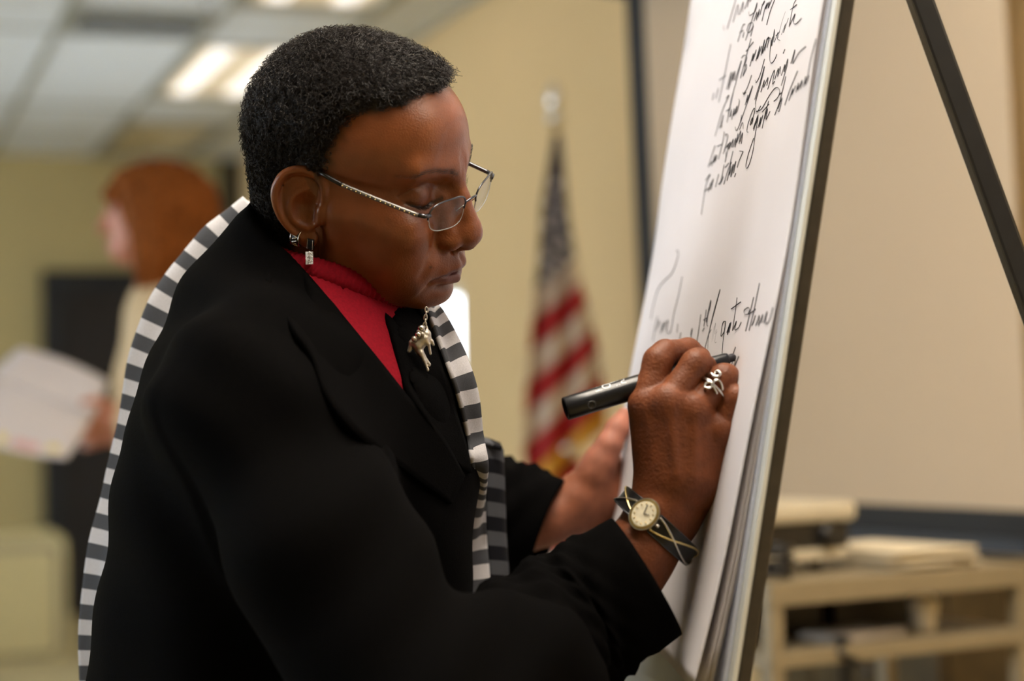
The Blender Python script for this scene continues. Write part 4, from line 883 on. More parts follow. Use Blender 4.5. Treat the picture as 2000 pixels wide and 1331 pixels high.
glasses = empty('eyeglasses', head([[0.1, 0, 0.005]])[0]); tag(glasses, 'half-rim eyeglasses with dotted silver temples on the writing person', 'eyeglasses')
ZG = 9.5
def gx(y, z): return 113.0-0.0026*y*y+0.10*(z-ZG)                    # the wrap of the front, lower edge tilted in
def lens_outline(sg, n=40):
    """rounded-rectangle lens, flatter on top"""
    a = np.linspace(0, 2*np.pi, n, endpoint=False); w, h_ = 26.0, 14.0
    c, s_ = np.cos(a), np.sin(a); y = np.sign(c)*np.abs(c)**0.62*w; z = np.sign(s_)*np.abs(s_)**0.70*h_
    z = z+2.0*(y/26)*np.where(z < 0, 1, 0.45); y = y*np.where(z < 0, 0.93, 1.0)
    return sg*(36.0+y), z+ZG
for sg in (-1, 1):
    y, z = lens_outline(sg); n = len(y); V = []; Fa = []
    cy, cz = y.mean(), z.mean(); R_ = 7
    for dx in (0, -1.6):
        for q in range(R_+1):
            f = q/R_
            for i in range(n):
                yy, zz = cy+(y[i]-cy)*f, cz+(z[i]-cz)*f; V.append((gx(yy, zz)+1.2*(1-f*f)+dx, yy, zz))
    st = (R_+1)*n
    for L0, fl in ((0, False), (st, True)):
        for q in range(R_):
            for i in range(n):
                f4 = (L0+q*n+i, L0+(q+1)*n+i, L0+(q+1)*n+(i+1) % n, L0+q*n+(i+1) % n); Fa.append(f4[::-1] if fl else f4)
    for i in range(n): Fa.append((R_*n+i, st+R_*n+i, st+R_*n+(i+1) % n, R_*n+(i+1) % n))
    me = bpy.data.meshes.new('lens'); me.from_pydata([tuple(p) for p in hd(V)], [], Fa); me.update(); link('lens', me, M_LENS, glasses)
    P = [(gx(y[i], z[i])-0.6, y[i], z[i]) for i in range(n)]
    top = [P[i] for i in range(0, n//2+1)]; low = [P[i % n] for i in range(n//2, n+1)]
    tube('top_rim', hd(top), 0.00085, M_GUN, glasses, seg=8)
    tube('nylon_rim', hd(low), 0.00045, mat('clear_nylon', (0.7, 0.7, 0.68), rough=0.15, trans=0.4, noise=(50, 0.02)), glasses, seg=6)
    tube('nose_pad_arm', hd([(gx(12, 8)-0.5, sg*12, ZG+2), (gx(12, 4)-4.5, sg*12.5, ZG-2), (gx(12, 2)-7, sg*12.0, ZG-5)]), 0.0006, M_SILVER, glasses, seg=6)
    mb = MB(); mb.sphere(hd([(gx(12, 2)-8, sg*11.6, ZG-6)])[0], (0.0014, 0.0030, 0.0045), R_=HEAD_R); mb.build('nose_pad', M_LENS, glasses)
    # end piece and temple
    tube('end_piece', hd([(gx(60, ZG), sg*60.5, ZG+5), (gx(66, ZG), sg*66.5, ZG+5.5), (gx(66, ZG)-6, sg*69, ZG+6)]), [0.0018, 0.002, 0.0018], M_GUN, glasses, seg=8)
    x0 = gx(66, ZG)-5
    T = np.array([(x0, sg*69.2, ZG+6), (70, sg*71.5, 20), (40, sg*74.0, 25.5), (24, sg*75, 28.5)]); Tc = catmull(T, 8)
    tube('temple', hd(Tc), 0.0019, M_STEEL if sg < 0 else M_GUN, glasses, seg=8)
    tip = catmull(np.array([(25, sg*75, 28.3), (14, sg*75.5, 31.5), (6, sg*75.0, 33.5), (-4, sg*69, 33), (-14, sg*65, 22), (-19, sg*64, 6)]), 6)
    tube('temple_tip', hd(tip), np.linspace(0.0020, 0.0017, len(tip)), M_BLK, glasses, seg=8)
    tt = catmull(T, 40); dd = np.concatenate([[0], np.cumsum(np.linalg.norm(np.diff(tt, axis=0), axis=1))])
    for q in range(16):
        L_ = dd[-1]*(q+0.5)/16; i = int(np.searchsorted(dd, L_)); mb = MB(); mb.sphere(hd([tt[i]+np.array([0, sg*1.7, 0])])[0], 0.0008, 5, 8); mb.build('temple_stud', M_GOLD, glasses)
tube('bridge', hd(catmull(np.array([(gx(10, 6), -10.5, ZG+4.5), (gx(4, 8)+2.2, -4, ZG+7), (gx(4, 8)+2.2, 4, ZG+7), (gx(10, 6), 10.5, ZG+4.5)]), 6)), 0.0010, M_GUN, glasses, seg=8)

# earrings on the near ear
def ear_y(x): return -(68+max(0.0, -x)*0.52+5.6)
hoop = empty('hoop_earring', hd([(-14, ear_y(-14), -30)])[0]); tag(hoop, 'wide engraved silver hoop earring, behind the square earring', 'earring')
ca = np.radians(np.linspace(-100, 130, 22)); c0 = np.array([-15.0, -76.0, -27.5])
def band(w0, w1, r, nm, m):
    V = []; Fa = []
    for q in ca:
        for w in (w0, w1):
            for rr in (r, r-1.2): V.append(c0+np.array([w, -math.cos(q)*rr*0.9, -2-math.sin(q)*rr]))
    for i in range(len(ca)-1):
        b_ = i*4
        for p, q in ((0, 2), (2, 3), (3, 1), (1, 0)): Fa.append((b_+p, b_+q, b_+4+q, b_+4+p))
    Fa += [(0, 1, 3, 2), (len(V)-4, len(V)-2, len(V)-1, len(V)-3)]
    me = bpy.data.meshes.new(nm); me.from_pydata([tuple(p) for p in hd(V)], [], Fa); me.update(); return link(nm, me, m, hoop, smooth=True)
band(-3.6, 3.6, 7.2, 'hoop_band', M_OXID); band(-4.4, -3.4, 7.7, 'hoop_edge', M_SILVER); band(3.4, 4.4, 7.7, 'hoop_edge', M_SILVER)
for k in range(3):
    q0 = math.radians(-20+38*k); P = []
    for u in np.linspace(0, 1, 14):
        w = 2.3*math.cos(u*2*math.pi*0.9)*(1 if k % 2 else -1); q = q0+math.radians(30)*(u-0.5); P.append(c0+np.array([w, -math.cos(q)*7.4*0.9, -2-math.sin(q)*7.4]))
    tube('hoop_scroll', hd(P), 0.0006, M_SILVER, hoop, seg=6)
sq = empty('drop_earring', hd([(-3, ear_y(-3), -30)])[0]); tag(sq, 'square black stone earring with a silver rectangular drop', 'earring')
Rh = HEAD_R@_rot(0.0, 0, 0)
def hbox(nm, c, size, m, par, tilt=0.0):
    R_ = Matrix([tuple(r) for r in (HEAD_R@np.array([[math.cos(tilt), 0, math.sin(tilt)], [0, 1, 0], [-math.sin(tilt), 0, math.cos(tilt)]]))]); return box(nm, hd([c])[0], [q*0.001 for q in size], m, par, rot=R_, bevel=0.0003)
ec = np.array([-1.5, -76.5, -32.0])
hbox('stone', ec+[0, -1.0, 0], (3.6, 1.6, 6.4), M_BLK, sq)
for dx in (-2.6, 2.6): hbox('bezel', ec+[dx, -0.6, 0], (1.4, 1.8, 9.0), M_OXID, sq)
for dz in (-4.0, 4.0): hbox('bezel', ec+[0, -0.6, dz], (6.6, 1.8, 1.4), M_OXID, sq)
for q in range(9):
    for dx in (-2.6, 2.6):
        mb = MB(); mb.sphere(hd([ec+[dx, -1.7, -4.0+q]])[0], 0.00042, 4, 6); mb.build('bezel_bead', M_SILVER, sq)
gd = HEAD_R.T@np.array([0, 0, -1.0]); jl = ec+np.array([0.3, -0.6, -5.2])        # the drop hangs plumb
_j = hd([jl])[0]; tube('drop_link', [_j, _j+np.array([0, -0.006, -0.0010]), _j+np.array([0, -0.011, -0.0030])], 0.0006, M_SILVER, sq, seg=6)
pc = hd([jl])[0]+np.array([0, -0.011, -0.0080]); box('drop_plate', pc, (0.0066, 0.0012, 0.0110), mat('engraved_silver', (0.75, 0.74, 0.72), rough=0.3, metal=1.0, noise=(700, 0.25), bump=(900, 0.9)), sq, rot=Matrix.Rotation(-0.1, 3, 'Z'), bevel=0.0003)
for k, (dz, sg) in enumerate(((0.0032, 1), (0.0, -1), (-0.0032, 1))):
    P = [pc+np.array([sg*0.0016*math.cos(u)*(1-u/8), -0.0008, dz+0.0014*math.sin(u)*(1-u/8)]) for u in np.linspace(0, 6.0, 16)]; tube('drop_scroll', P, 0.00028, M_SILVER, sq, seg=5)

# eyelashes and eyebrow hairs, part of the person
def strands(spec, r=0.00016):
    mb = MB()
    for P in spec: 
        Q = hd(P); mb.tube(Q, np.linspace(r, r*0.35, len(Q)), seg=4)
    return mb
for sg in (-1, 1):
    sp_ = []
    for q in np.linspace(0, 1, 34):
        y = 23+q*25; z = np.interp(y, [17, 22, 32, 42, 48], [15, 11.6, 9.0, 11.5, 15]); x = 72.5+14.4*math.sqrt(max(0.05, 1-((y-32)/16.5)**2-((z-18)/14)**2))
        L_ = 5.0+3*q+RNG.normal()*0.5; o = np.array([0.92, sg*(0.10+0.55*(q-0.4)), 0.0]); j = RNG.normal(size=3)*0.12
        b0 = np.array([x, sg*y, z]); sp_.append([b0, b0+(o+j+[0, 0, -0.35])*L_*0.45, b0+(o+j+[0, 0, 0.0])*L_*0.85, b0+(o*0.9+j+[0, 0, 0.25])*L_])
    strands(sp_).build('eyelashes', M_HAIR, person)['kind'] = 'stuff'
for sg in (-1, 1):
    bt = []
    yb, zb_ = [10, 20, 34, 46, 56], [38, 42, 46, 45.5, 40]
    for _ in range(150):
        y = RNG.uniform(10, 55); z = np.interp(y, yb, zb_)+RNG.normal()*1.2*np.interp(y, [10, 20, 55], [1.2, 1.1, 0.5])
        d = np.abs(HV[:, 1]-sg*y)+np.abs(HV[:, 2]-z)-0.05*HV[:, 0]; p = HV[np.argmin(np.where(HV[:, 0] > 40, d, 1e9))]
        o = np.array([-0.25, sg*0.85, 0.35-0.5*(y/55)]); o /= np.linalg.norm(o); L_ = RNG.uniform(3, 6); bt.append([p, p+o*L_*0.5+[0.7, sg*0.15, 0], p+o*L_+[0.4, sg*0.1, 0]])
    strands(bt, 0.00011).build('eyebrow', M_HAIR, person)['kind'] = 'stuff'
# ================================================================== scarf, brooch, watch, ring, marker
def gingham(name='gingham_cotton'):
    m = bpy.data.materials.new(name); m.use_nodes = True; nt = m.node_tree; N = nt.nodes; K = nt.links; b = N['Principled BSDF']; b.inputs['Roughness'].default_value = 0.85; b.inputs['Specular IOR Level'].default_value = 0.15
    a = N.new('ShaderNodeVertexColor'); a.layer_name = 'cloth'; sx = N.new('ShaderNodeSeparateColor'); K.new(a.outputs['Color'], sx.inputs[0])
    def band(sock, period, off=0.0):
        d = N.new('ShaderNodeMath'); d.operation = 'MULTIPLY_ADD'; d.inputs[1].default_value = 1/period; d.inputs[2].default_value = off; K.new(sock, d.inputs[0])
        f = N.new('ShaderNodeMath'); f.operation = 'FRACT'; K.new(d.outputs[0], f.inputs[0]); g = N.new('ShaderNodeMath'); g.operation = 'GREATER_THAN'; g.inputs[1].default_value = 0.5; K.new(f.outputs[0], g.inputs[0]); return g.outputs[0]
    g1 = band(sx.outputs[0], 0.028); g2 = band(sx.outputs[1], 0.20, 0.02)
    add = N.new('ShaderNodeMath'); add.operation = 'ADD'; K.new(g1, add.inputs[0]); K.new(g2, add.inputs[1])
    r = N.new('ShaderNodeValToRGB'); r.color_ramp.interpolation = 'CONSTANT'; r.color_ramp.elements[0].color = (0.74, 0.72, 0.74, 1)
    e = r.color_ramp.elements; e[1].position = 0.34; e[1].color = (0.085, 0.088, 0.098, 1); q = e.new(0.8); q.color = (0.006, 0.006, 0.009, 1)
    hv = N.new('ShaderNodeMath'); hv.operation = 'MULTIPLY'; hv.inputs[1].default_value = 0.5; K.new(add.outputs[0], hv.inputs[0]); K.new(hv.outputs[0], r.inputs[0])
    n = N.new('ShaderNodeTexNoise'); n.inputs['Scale'].default_value = 900; tc = N.new('ShaderNodeTexCoord'); K.new(tc.outputs['Object'], n.inputs['Vector'])
    mx = N.new('ShaderNodeMix'); mx.data_type = 'RGBA'; mx.blend_type = 'MULTIPLY'; mx.inputs['Factor'].default_value = 0.35; K.new(r.outputs[0], mx.inputs[6]); K.new(n.outputs['Fac'], mx.inputs[7]); K.new(mx.outputs[2], b.inputs['Base Color'])
    bp = N.new('ShaderNodeBump'); bp.inputs['Strength'].default_value = 0.2; bp.inputs['Distance'].default_value = 0.001; K.new(n.outputs['Fac'], bp.inputs['Height']); K.new(bp.outputs[0], b.inputs['Normal'])
    return m
M_SCARF = gingham()
scarf = empty('scarf', at(840, 600, 1.93)); tag(scarf, 'black grey and white checked scarf hanging over the black jacket', 'scarf')
zb = lambda P, Y: [at(140+x/1.4, 380+y/1.4, Y) for x, y in P]
so = [(478, 20), (430, 62), (375, 106), (340, 150), (290, 215), (240, 290), (205, 370), (175, 450), (155, 540), (138, 620), (110, 720), (85, 830), (55, 950), (40, 1080), (30, 1200), (28, 1331), (22, 1500)]
si = [(540, 70), (470, 130), (420, 195), (380, 250), (330, 320), (290, 390), (260, 460), (235, 530), (215, 600), (190, 690), (180, 800), (165, 900), (140, 1010), (115, 1090), (105, 1200), (95, 1331), (90, 1500)]
sheet_between('scarf_back', zb(so, 1.90), zb(si, 1.835), M_SCARF, scarf, 220, 24, 0.004, bulge=lambda u, t: 0.006*np.sin(t*np.pi*2.2+4*u)+0.004*np.sin(t*7+9*u))
z5 = lambda P, Ys: [at(700+x/1.957, 560+y/1.957, Y) for (x, y), Y in zip(P, Ys)]
fl = [(245, 50), (268, 130), (330, 300), (380, 440), (420, 580), (440, 680), (440, 800), (385, 960), (345, 1060), (375, 1160), (430, 1260), (470, 1400)]
fr_ = [(290, 40), (325, 110), (405, 290), (447, 430), (463, 570), (487, 690), (490, 800), (492, 960), (498, 1060), (503, 1160), (510, 1270), (520, 1400)]
Yl = [hit(700+x/1.957, 560+y/1.957, 1.86)-0.009 for x, y in fl]; Yl = np.minimum(Yl, 1.90); Yl[7:] = 1.88; Yl[6] = max(Yl[6], 1.84)
sheet_between('scarf_front', z5(fl, Yl), z5(fr_, np.array(Yl)+0.035), M_SCARF, scarf, 220, 20, 0.004, bulge=lambda u, t: 0.004*np.sin(t*np.pi*2+7*u)*np.sin(u*np.pi))
gl = [(468, 600), (482, 690), (488, 800), (490, 960), (497, 1060), (503, 1160), (510, 1270), (520, 1400)]; gr = [(548, 622), (552, 720), (555, 820), (560, 960), (567, 1060), (570, 1160), (576, 1260), (580, 1400)]
M_SCARF2 = gingham('gingham_cotton_dark_column'); M_SCARF2.node_tree.nodes['Math'].inputs[2].default_value = 0.0
for nd_ in M_SCARF2.node_tree.nodes:
    if nd_.type == 'MATH' and nd_.operation == 'MULTIPLY_ADD' and abs(nd_.inputs[1].default_value-5.0) < 1e-3: nd_.inputs[2].default_value = 0.55
Yg = np.array([1.93]*len(gl)); o, _ = sheet_between('scarf_tail', z5(gl, Yg), z5(gr, Yg+0.03), M_SCARF2, scarf, 160, 14, 0.004, bulge=lambda u, t: 0.005*np.sin(t*np.pi)*np.ones_like(u))
tp = [at(700+x/1.957, 560+y/1.957, 1.93) for x, y in ((470, 600), (500, 604), (548, 622))]; tp2 = [at(700+x/1.957, 560+y/1.957, 2.0) for x, y in ((440, 575), (490, 585), (540, 604))]
sheet_between('scarf_tail', tp, tp2, M_SCARF2, scarf, 12, 6, 0.004)
# the length that passes round the far side of the neck
ov = [zb([so[0]], 1.90)[0], at(560, 470, 1.93), at(650, 540, 1.95), at(760, 575, 1.94), z5(fl[:1], [1.90])[0]]; ov2 = [zb([si[0]], 1.86)[0], at(575, 500, 1.99), at(660, 585, 2.01), at(770, 610, 1.99), z5(fr_[:1], [1.935])[0]]
sheet_between('scarf_neck', ov, ov2, M_SCARF, scarf, 80, 14, 0.004)

# brooch: a horse on a short chain
z8 = lambda P: [(780+x/8.87, 590+y/8.87) for x, y in P]
BY = min(hit(x, y, 1.9) for x, y in ((800, 680), (815, 660), (830, 640), (835, 700)))-0.012
brooch = empty('horse_brooch', at(820, 670, BY)); tag(brooch, 'small silver horse brooch on a chain pinned to the black lapel', 'brooch')
M_PEWTER = mat('warm_pewter', (0.60, 0.55, 0.47), rough=0.38, metal=0.85, noise=(300, 0.2))
def horse():
    A = lambda x, y, dY=0: at(*z8([(x, y)])[0], BY+dY); lo = A(100, 1250)-0.01; hi = A(650, 350)+0.01
    v = Vol(np.minimum(lo, hi)-[0, .008, 0], np.maximum(lo, hi)+[0, .008, 0], 0.0004)
    v.chain([A(330, 760), A(420, 660), A(470, 560)], [0.0052, 0.0046, 0.0040], 0, kin=0.002)                     # barrel
    v.chain([A(310, 730), A(250, 700), A(222, 715)], [0.0044, 0.0032, 0.0028], 0.002, kin=0.002); v.chain([A(222, 720), A(195, 790), A(168, 850)], [0.0027, 0.0022, 0.0017], 0.001)   # neck, head
    v.chain([A(340, 850), A(410, 940), A(520, 1080), A(515, 1100)], [0.0036, 0.0022, 0.0011, 0.0012], 0.0015, kin=0.001)
    v.chain([A(370, 880, -.002), A(430, 1020, -.002), A(490, 1160, -.002), A(490, 1185, -.002)], [0.0026, 0.0014, 0.0010, 0.0013], 0.0015, kin=0.001)
    v.chain([A(470, 600), A(560, 690), A(590, 745)], [0.0032, 0.0016, 0.0011], 0.0015, kin=0.001); v.chain([A(450, 640, -.002), A(510, 740, -.002), A(540, 900, -.002)], [0.0030, 0.0013, 0.0010], 0.0015, kin=0.001)
    v.chain([A(480, 520), A(470, 430), A(455, 400)], [0.0016, 0.0010, 0.0008], 0.001)
    V, Fq = v.mesh(); return relax(V, Fq, 1, 0.3), Fq
hv_, hf_ = horse(); link('horse', mesh_np('horse', hv_, hf_), M_PEWTER, brooch)
for x, y, r in ((378, 460, 0.0032), (328, 570, 0.0030), (345, 520, 0.0024), (260, 640, 0.0026), (390, 560, 0.0022)):
    mb = MB(); mb.sphere(at(*z8([(x, y)])[0], BY-0.005), r, 7, 10); mb.build('rider_bead', M_SILVER if r > 0.0028 else M_PEWTER, brooch)
cp = catmull(np.array([at(*z8([(x, y)])[0], BY-0.002) for x, y in ((468, 105), (472, 160), (455, 260), (450, 350), (430, 440), (390, 580), (300, 640))]), 10)
dd = np.concatenate([[0], np.cumsum(np.linalg.norm(np.diff(cp, axis=0), axis=1))]); nl = int(dd[-1]/0.0030)
T_, N_, B_ = frame_curve(cp)
for k in range(nl):
    i = min(len(cp)-1, int(np.searchsorted(dd, (k+0.5)*dd[-1]/nl))); a = np.linspace(0, 2*np.pi, 11); s_ = N_[i] if k % 2 else B_[i]
    tube('chain_link', [cp[i]+T_[i]*0.0026*math.cos(q)+(s_*0.8+N_[i]*0.3)*0.0017*math.sin(q) for q in a], 0.00055, M_PEWTER, brooch, seg=5)

# wrist watch: a stiff bangle with crossing wires and an oval dial
wc = at(1283, 1028, 1.655); we1 = at(1348, 1086, 1.655)-at(1217, 968, 1.655); we1 /= np.linalg.norm(we1); wax = at(1322, 972, 1.655)-at(1245, 1083, 1.655); wax = wax-we1*(wax@we1); wax /= np.linalg.norm(wax); we2 = np.cross(we1, wax); we2 = we2 if we2[1] < 0 else -we2
watch = empty('wristwatch', wc); tag(watch, 'black bangle wristwatch with gold wires and a round pale dial', 'watch')
WR1, WR2 = 0.0385, 0.0345
def wp(phi, w=0.0, dr=0.0): return wc+we1*((WR1+dr)*math.cos(phi))+we2*((WR2+dr)*math.sin(phi))+wax*w
def wband(w_fn, dr0, dr1, nm, m, p0=-0.35, p1=3.5, n=60):
    V = []; Fa = []
    for q in np.linspace(p0, p1, n):
        w = w_fn(q)
        for ww, d in ((-w, dr0), (-w, dr1), (w, dr1), (w, dr0)): V.append(wp(q, ww, d))
    for i in range(n-1):
        for j in range(4): Fa.append((i*4+j, i*4+(j+1) % 4, i*4+4+(j+1) % 4, i*4+4+j))
    Fa += [(3, 2, 1, 0), (n*4-4, n*4-3, n*4-2, n*4-1)]
    me = bpy.data.meshes.new(nm); me.from_pydata([tuple(p) for p in V], [], Fa); me.update(); return link(nm, me, m, watch, smooth=False)
wband(lambda q: 0.0075+0.001*math.sin(q), -0.0010, 0.0012, 'bangle', M_BLK)
for ph in (0, 1):
    P = [wp(q, 0.0072*math.cos(2.2*(q-1.9)+ph*math.pi)*(1 if q else 1), 0.0020) for q in np.linspace(-0.3, 3.45, 60)]; tube('bangle_wire', P, 0.0011, M_GOLD if ph else M_SILVER, watch, seg=7)
for sg in (-1, 1): tube('bangle_edge', [wp(q, sg*(0.0078+0.001*math.sin(q)), 0.0012) for q in np.linspace(-0.3, 3.45, 60)], 0.0006, M_GUN, watch, seg=6)
dphi = 1.98; dn = we1*math.cos(dphi)/WR1+we2*math.sin(dphi)/WR2; dn /= np.linalg.norm(dn); dn = dn*0.95+np.array([-0.05, -0.25, 0.08]); dn /= np.linalg.norm(dn); dx = np.cross(wax, dn); dx /= np.linalg.norm(dx); dy = np.cross(dn, dx); dc = wp(dphi, 0, 0.001)
def disc(nm, r0, r1, h0, h1, m, el=(0.86, 1.0), n=36):
    V = []; Fa = []
    for r, h_ in ((r0, h0), (r0*0.97, h1), (r1, h1)): V += [dc+dx*(r*el[0]*math.cos(a))+dy*(r*el[1]*math.sin(a))+dn*h_ for a in np.linspace(0, 2*np.pi, n, endpoint=False)]
    for q in range(2): Fa += [(q*n+i, q*n+(i+1) % n, (q+1)*n+(i+1) % n, (q+1)*n+i) for i in range(n)]
    Fa += [tuple(range(2*n, 3*n)), tuple(range(n-1, -1, -1))]; me = bpy.data.meshes.new(nm); me.from_pydata([tuple(p) for p in V], [], Fa); me.update(); return link(nm, me, m, watch, smooth=False)
disc('watch_case', 0.0145, 0.0120, -0.002, 0.0050, M_SILVER); disc('bezel', 0.0132, 0.0112, 0.005, 0.0062, M_GOLD)
M_DIAL = mat('pearl_dial', (0.78, 0.72, 0.55), rough=0.3, noise=(260, 0.12)); disc('dial', 0.0113, 0.0108, 0.0055, 0.0063, M_DIAL)
for q in range(12):
    a = q*math.pi/6; P0 = dc+dn*0.0066+dx*(0.0096*0.86*math.cos(a))+dy*(0.0096*math.sin(a)); P1 = dc+dn*0.0066+dx*(0.0078*0.86*math.cos(a))+dy*(0.0078*math.sin(a)); tube('hour_mark', [P0, (P0+P1)/2, P1], 0.0004, M_GOLD, watch, seg=5)
for nm, a, L_ in (('hour_hand', 0.5, 0.0050), ('minute_hand', 1.9, 0.0080)):
    P1 = dc+dn*0.0070+dx*(L_*math.cos(a))+dy*(L_*math.sin(a)); tube(nm, [dc+dn*0.0070, (dc+dn*0.0070+P1)/2, P1], 0.00035, M_OXID, watch, seg=5)
tube('crown', [dc+dx*0.0125+dn*0.002, dc+dx*0.0142+dn*0.002, dc+dx*0.0155+dn*0.002], 0.0016, M_SILVER, watch, seg=8)

# swirl ring on the ring finger
rg0, rg1 = at(1358, 796, 1.634), at(1414, 738, 1.640); rga = (rg1-rg0)/np.linalg.norm(rg1-rg0)
ring = empty('swirl_ring', rg0+(rg1-rg0)*0.6); tag(ring, 'silver swirl ring on the writing hand', 'ring')
def on_finger(px, py, rr=0.0136):
    d = _r2*((px-1000)/F_PX)+_u2*(-(py-665.5)/F_PX)+_f; d /= np.linalg.norm(d); o = CAM-rg0; A = d-rga*(d@rga); B = o-rga*(o@rga); a, b, c = A@A, A@B, B@B-rr*rr; D = b*b-a*c
    return CAM+d*((-b-math.sqrt(max(D, 0)))/a)
z1 = lambda P: [(1080+x/5.263, 680+y/5.263) for x, y in P]
for P in ([(1545, 285), (1565, 268), (1620, 262), (1660, 290), (1700, 290), (1722, 265), (1702, 240), (1672, 243), (1658, 282)], [(1528, 298), (1580, 320), (1632, 352), (1626, 402), (1590, 414), (1558, 395), (1580, 358), (1612, 352)], [(1690, 475), (1652, 405), (1650, 352), (1690, 332), (1726, 362), (1745, 435)]):
    tube('ring_swirl', catmull(np.array([on_finger(x, y) for x, y in z1(P)]), 5), 0.00115, M_SILVER, ring, seg=8)
n1 = np.cross(rga, [0, 1.0, 0]); n1 /= np.linalg.norm(n1); n2 = np.cross(rga, n1); rc = rg0+(rg1-rg0)*0.60
tube('ring_band', [rc+n1*0.0138*math.cos(a)+n2*0.0138*math.sin(a) for a in np.linspace(0.3, 2*math.pi-0.9, 30)], 0.0010, M_SILVER, ring, seg=8)

# marker pen
tip = on_page(1438, 697, 0.0005); tail = at(1104, 799, 1.640); md_ = (tip-tail); ML = np.linalg.norm(md_); md_ /= ML
marker = empty('marker_pen', tail); tag(marker, 'thick black marker pen held against the paper', 'marker')
M_PEN = mat('black_marker_barrel', (0.006, 0.007, 0.010), rough=0.3, spec=0.45, noise=(40, 0.15)); M_WHITEP = mat('white_print', (0.75, 0.78, 0.82), rough=0.6, noise=(200, 0.05)); M_GREYP = mat('grey_print', (0.05, 0.05, 0.055), rough=0.6, noise=(200, 0.05))
def lathe(nm, prof, m, par, seg=28):
    P = [tail+md_*s for s, _ in prof]; r = [q for _, q in prof]; s1 = np.cross(md_, [0, 0, 1.0]); s1 /= np.linalg.norm(s1); s2 = np.cross(md_, s1); V = []; Fa = []
    for p, q in zip(P, r): V += [p+(s1*math.cos(a)+s2*math.sin(a))*q for a in np.linspace(0, 2*np.pi, seg, endpoint=False)]
    for i in range(len(P)-1): Fa += [(i*seg+j, i*seg+(j+1) % seg, (i+1)*seg+(j+1) % seg, (i+1)*seg+j) for j in range(seg)]
    me = bpy.data.meshes.new(nm); me.from_pydata([tuple(v) for v in V], [], Fa); me.update(); return link(nm, me, m, par)
PR = 0.0098
lathe('barrel', [(0.004, 0), (0.004, PR*0.80), (0.0, PR*0.84), (0.0, PR*0.95), (0.001, PR), (0.02, PR), (ML*0.70, PR), (ML*0.72, PR*0.9), (ML*0.74, PR*0.72), (ML*0.75, 0)], M_PEN, marker)
lathe('nib_holder', [(ML*0.73, 0.0072), (ML*0.82, 0.0062), (ML*0.94, 0.0056), (ML*0.955, 0.0050), (ML*0.955, 0)], M_PEN, marker)
lathe('felt_nib', [(ML*0.95, 0.0036), (ML*0.985, 0.0034), (ML, 0.0016), (ML, 0)], M_INK, marker)
def barrel_text(txt, s0, size, ang, m, nm, flip=True, r=PR*1.012):
    cu = bpy.data.curves.new('t', 'FONT'); cu.body = txt; cu.size = size; cu.extrude = 0; cu.resolution_u = 3; ob = bpy.data.objects.new('t', cu); COL.objects.link(ob)
    dg = bpy.context.evaluated_depsgraph_get(); me = bpy.data.meshes.new_from_object(ob.evaluated_get(dg)); bpy.data.objects.remove(ob)
    co = np.zeros(len(me.vertices)*3, np.float32); me.vertices.foreach_get('co', co); co = co.reshape(-1, 3)
    up = np.array([0, 0, 1.0]); up = up-md_*(up@md_); up /= np.linalg.norm(up); nr = np.array([0, -1.0, 0]); nr = nr-md_*(nr@md_)-up*(nr@up); nr /= np.linalg.norm(nr)
    xs, ys = (-co[:, 0], -co[:, 1]) if flip else (co[:, 0], co[:, 1]); w = co[:, 0].max()
    th = ang+(ys-ys.mean())/r; V = tail+md_*((s0+(w if flip else 0))+xs)[:, None]+(nr*np.cos(th)[:, None]+up*np.sin(th)[:, None])*r
    me.vertices.foreach_set('co', V.astype(np.float32).ravel()); me.update(); me.name = nm; return link(nm, me, m, marker, smooth=False)
barrel_text('PILOT', 0.027, 0.0105, 1.0, M_WHITEP, 'barrel_lettering')
up = np.array([0, 0, 1.0]); up = up-md_*(up@md_); up /= np.linalg.norm(up); nr = np.array([0, -1.0, 0]); nr = nr-md_*(nr@md_)-up*(nr@up); nr /= np.linalg.norm(nr)
tube('barrel_emblem', [tail+md_*(0.0205+0.0032*math.cos(a))+(nr*math.cos(0.0032*math.sin(a)/PR-0.30)+up*math.sin(0.0032*math.sin(a)/PR-0.30))*(PR+0.0001) for a in np.linspace(0, 2*np.pi, 24)], 0.0005, M_GREYP, marker, seg=5)
# ================================================================== background: flag, screen, cart, second person, cabinet
# ------------------------------------------------------------------ flag on its pole (stripes, stars, fringe)
M_POLE = mat('brass_pole', (0.62, 0.45, 0.18), rough=0.3, metal=0.9, noise=(40, 0.1)); M_FRED = mat('flag_red', (0.42, 0.012, 0.016), rough=0.7, noise=(60, 0.1)); M_FWHITE = mat('flag_white', (0.70, 0.58, 0.48), rough=0.7, noise=(60, 0.05))
M_FBLUE = mat('flag_blue', (0.012, 0.012, 0.045), rough=0.7, noise=(60, 0.1)); M_FRINGE = mat('gold_fringe', (0.72, 0.36, 0.03), rough=0.6, noise=(300, 0.3)); M_STAR = mat('flag_star_white', (0.55, 0.50, 0.50), rough=0.7, noise=(60, 0.05))
FY = 5.85
flag = empty('flag', at(1110, 1330, FY)*[1, 1, 0]); tag(flag, 'furled red white and blue flag with gold fringe on a pole', 'flag')
pt, pb = at(1084, 205, FY), at(1122, 1000, FY); pd = (pb-pt)/np.linalg.norm(pb-pt); pbot = pt+pd*(pt[2]/-pd[2])
tube('flag_pole', [pt, (pt+pbot)/2, pbot-pd*0.02], 0.014, M_POLE, flag, seg=12)
mb = MB(); mb.sphere(pt-pd*0.02, (0.024, 0.024, 0.05), 10, 12); mb.sphere(pt+pd*0.04, 0.026, 8, 12); mb.build('finial', M_SILVER, flag)
mb = MB(); mb.sphere(at(1112, 877, FY-0.15), 0.02, 8, 12); mb.build('tassel_ball', M_SILVER, flag)
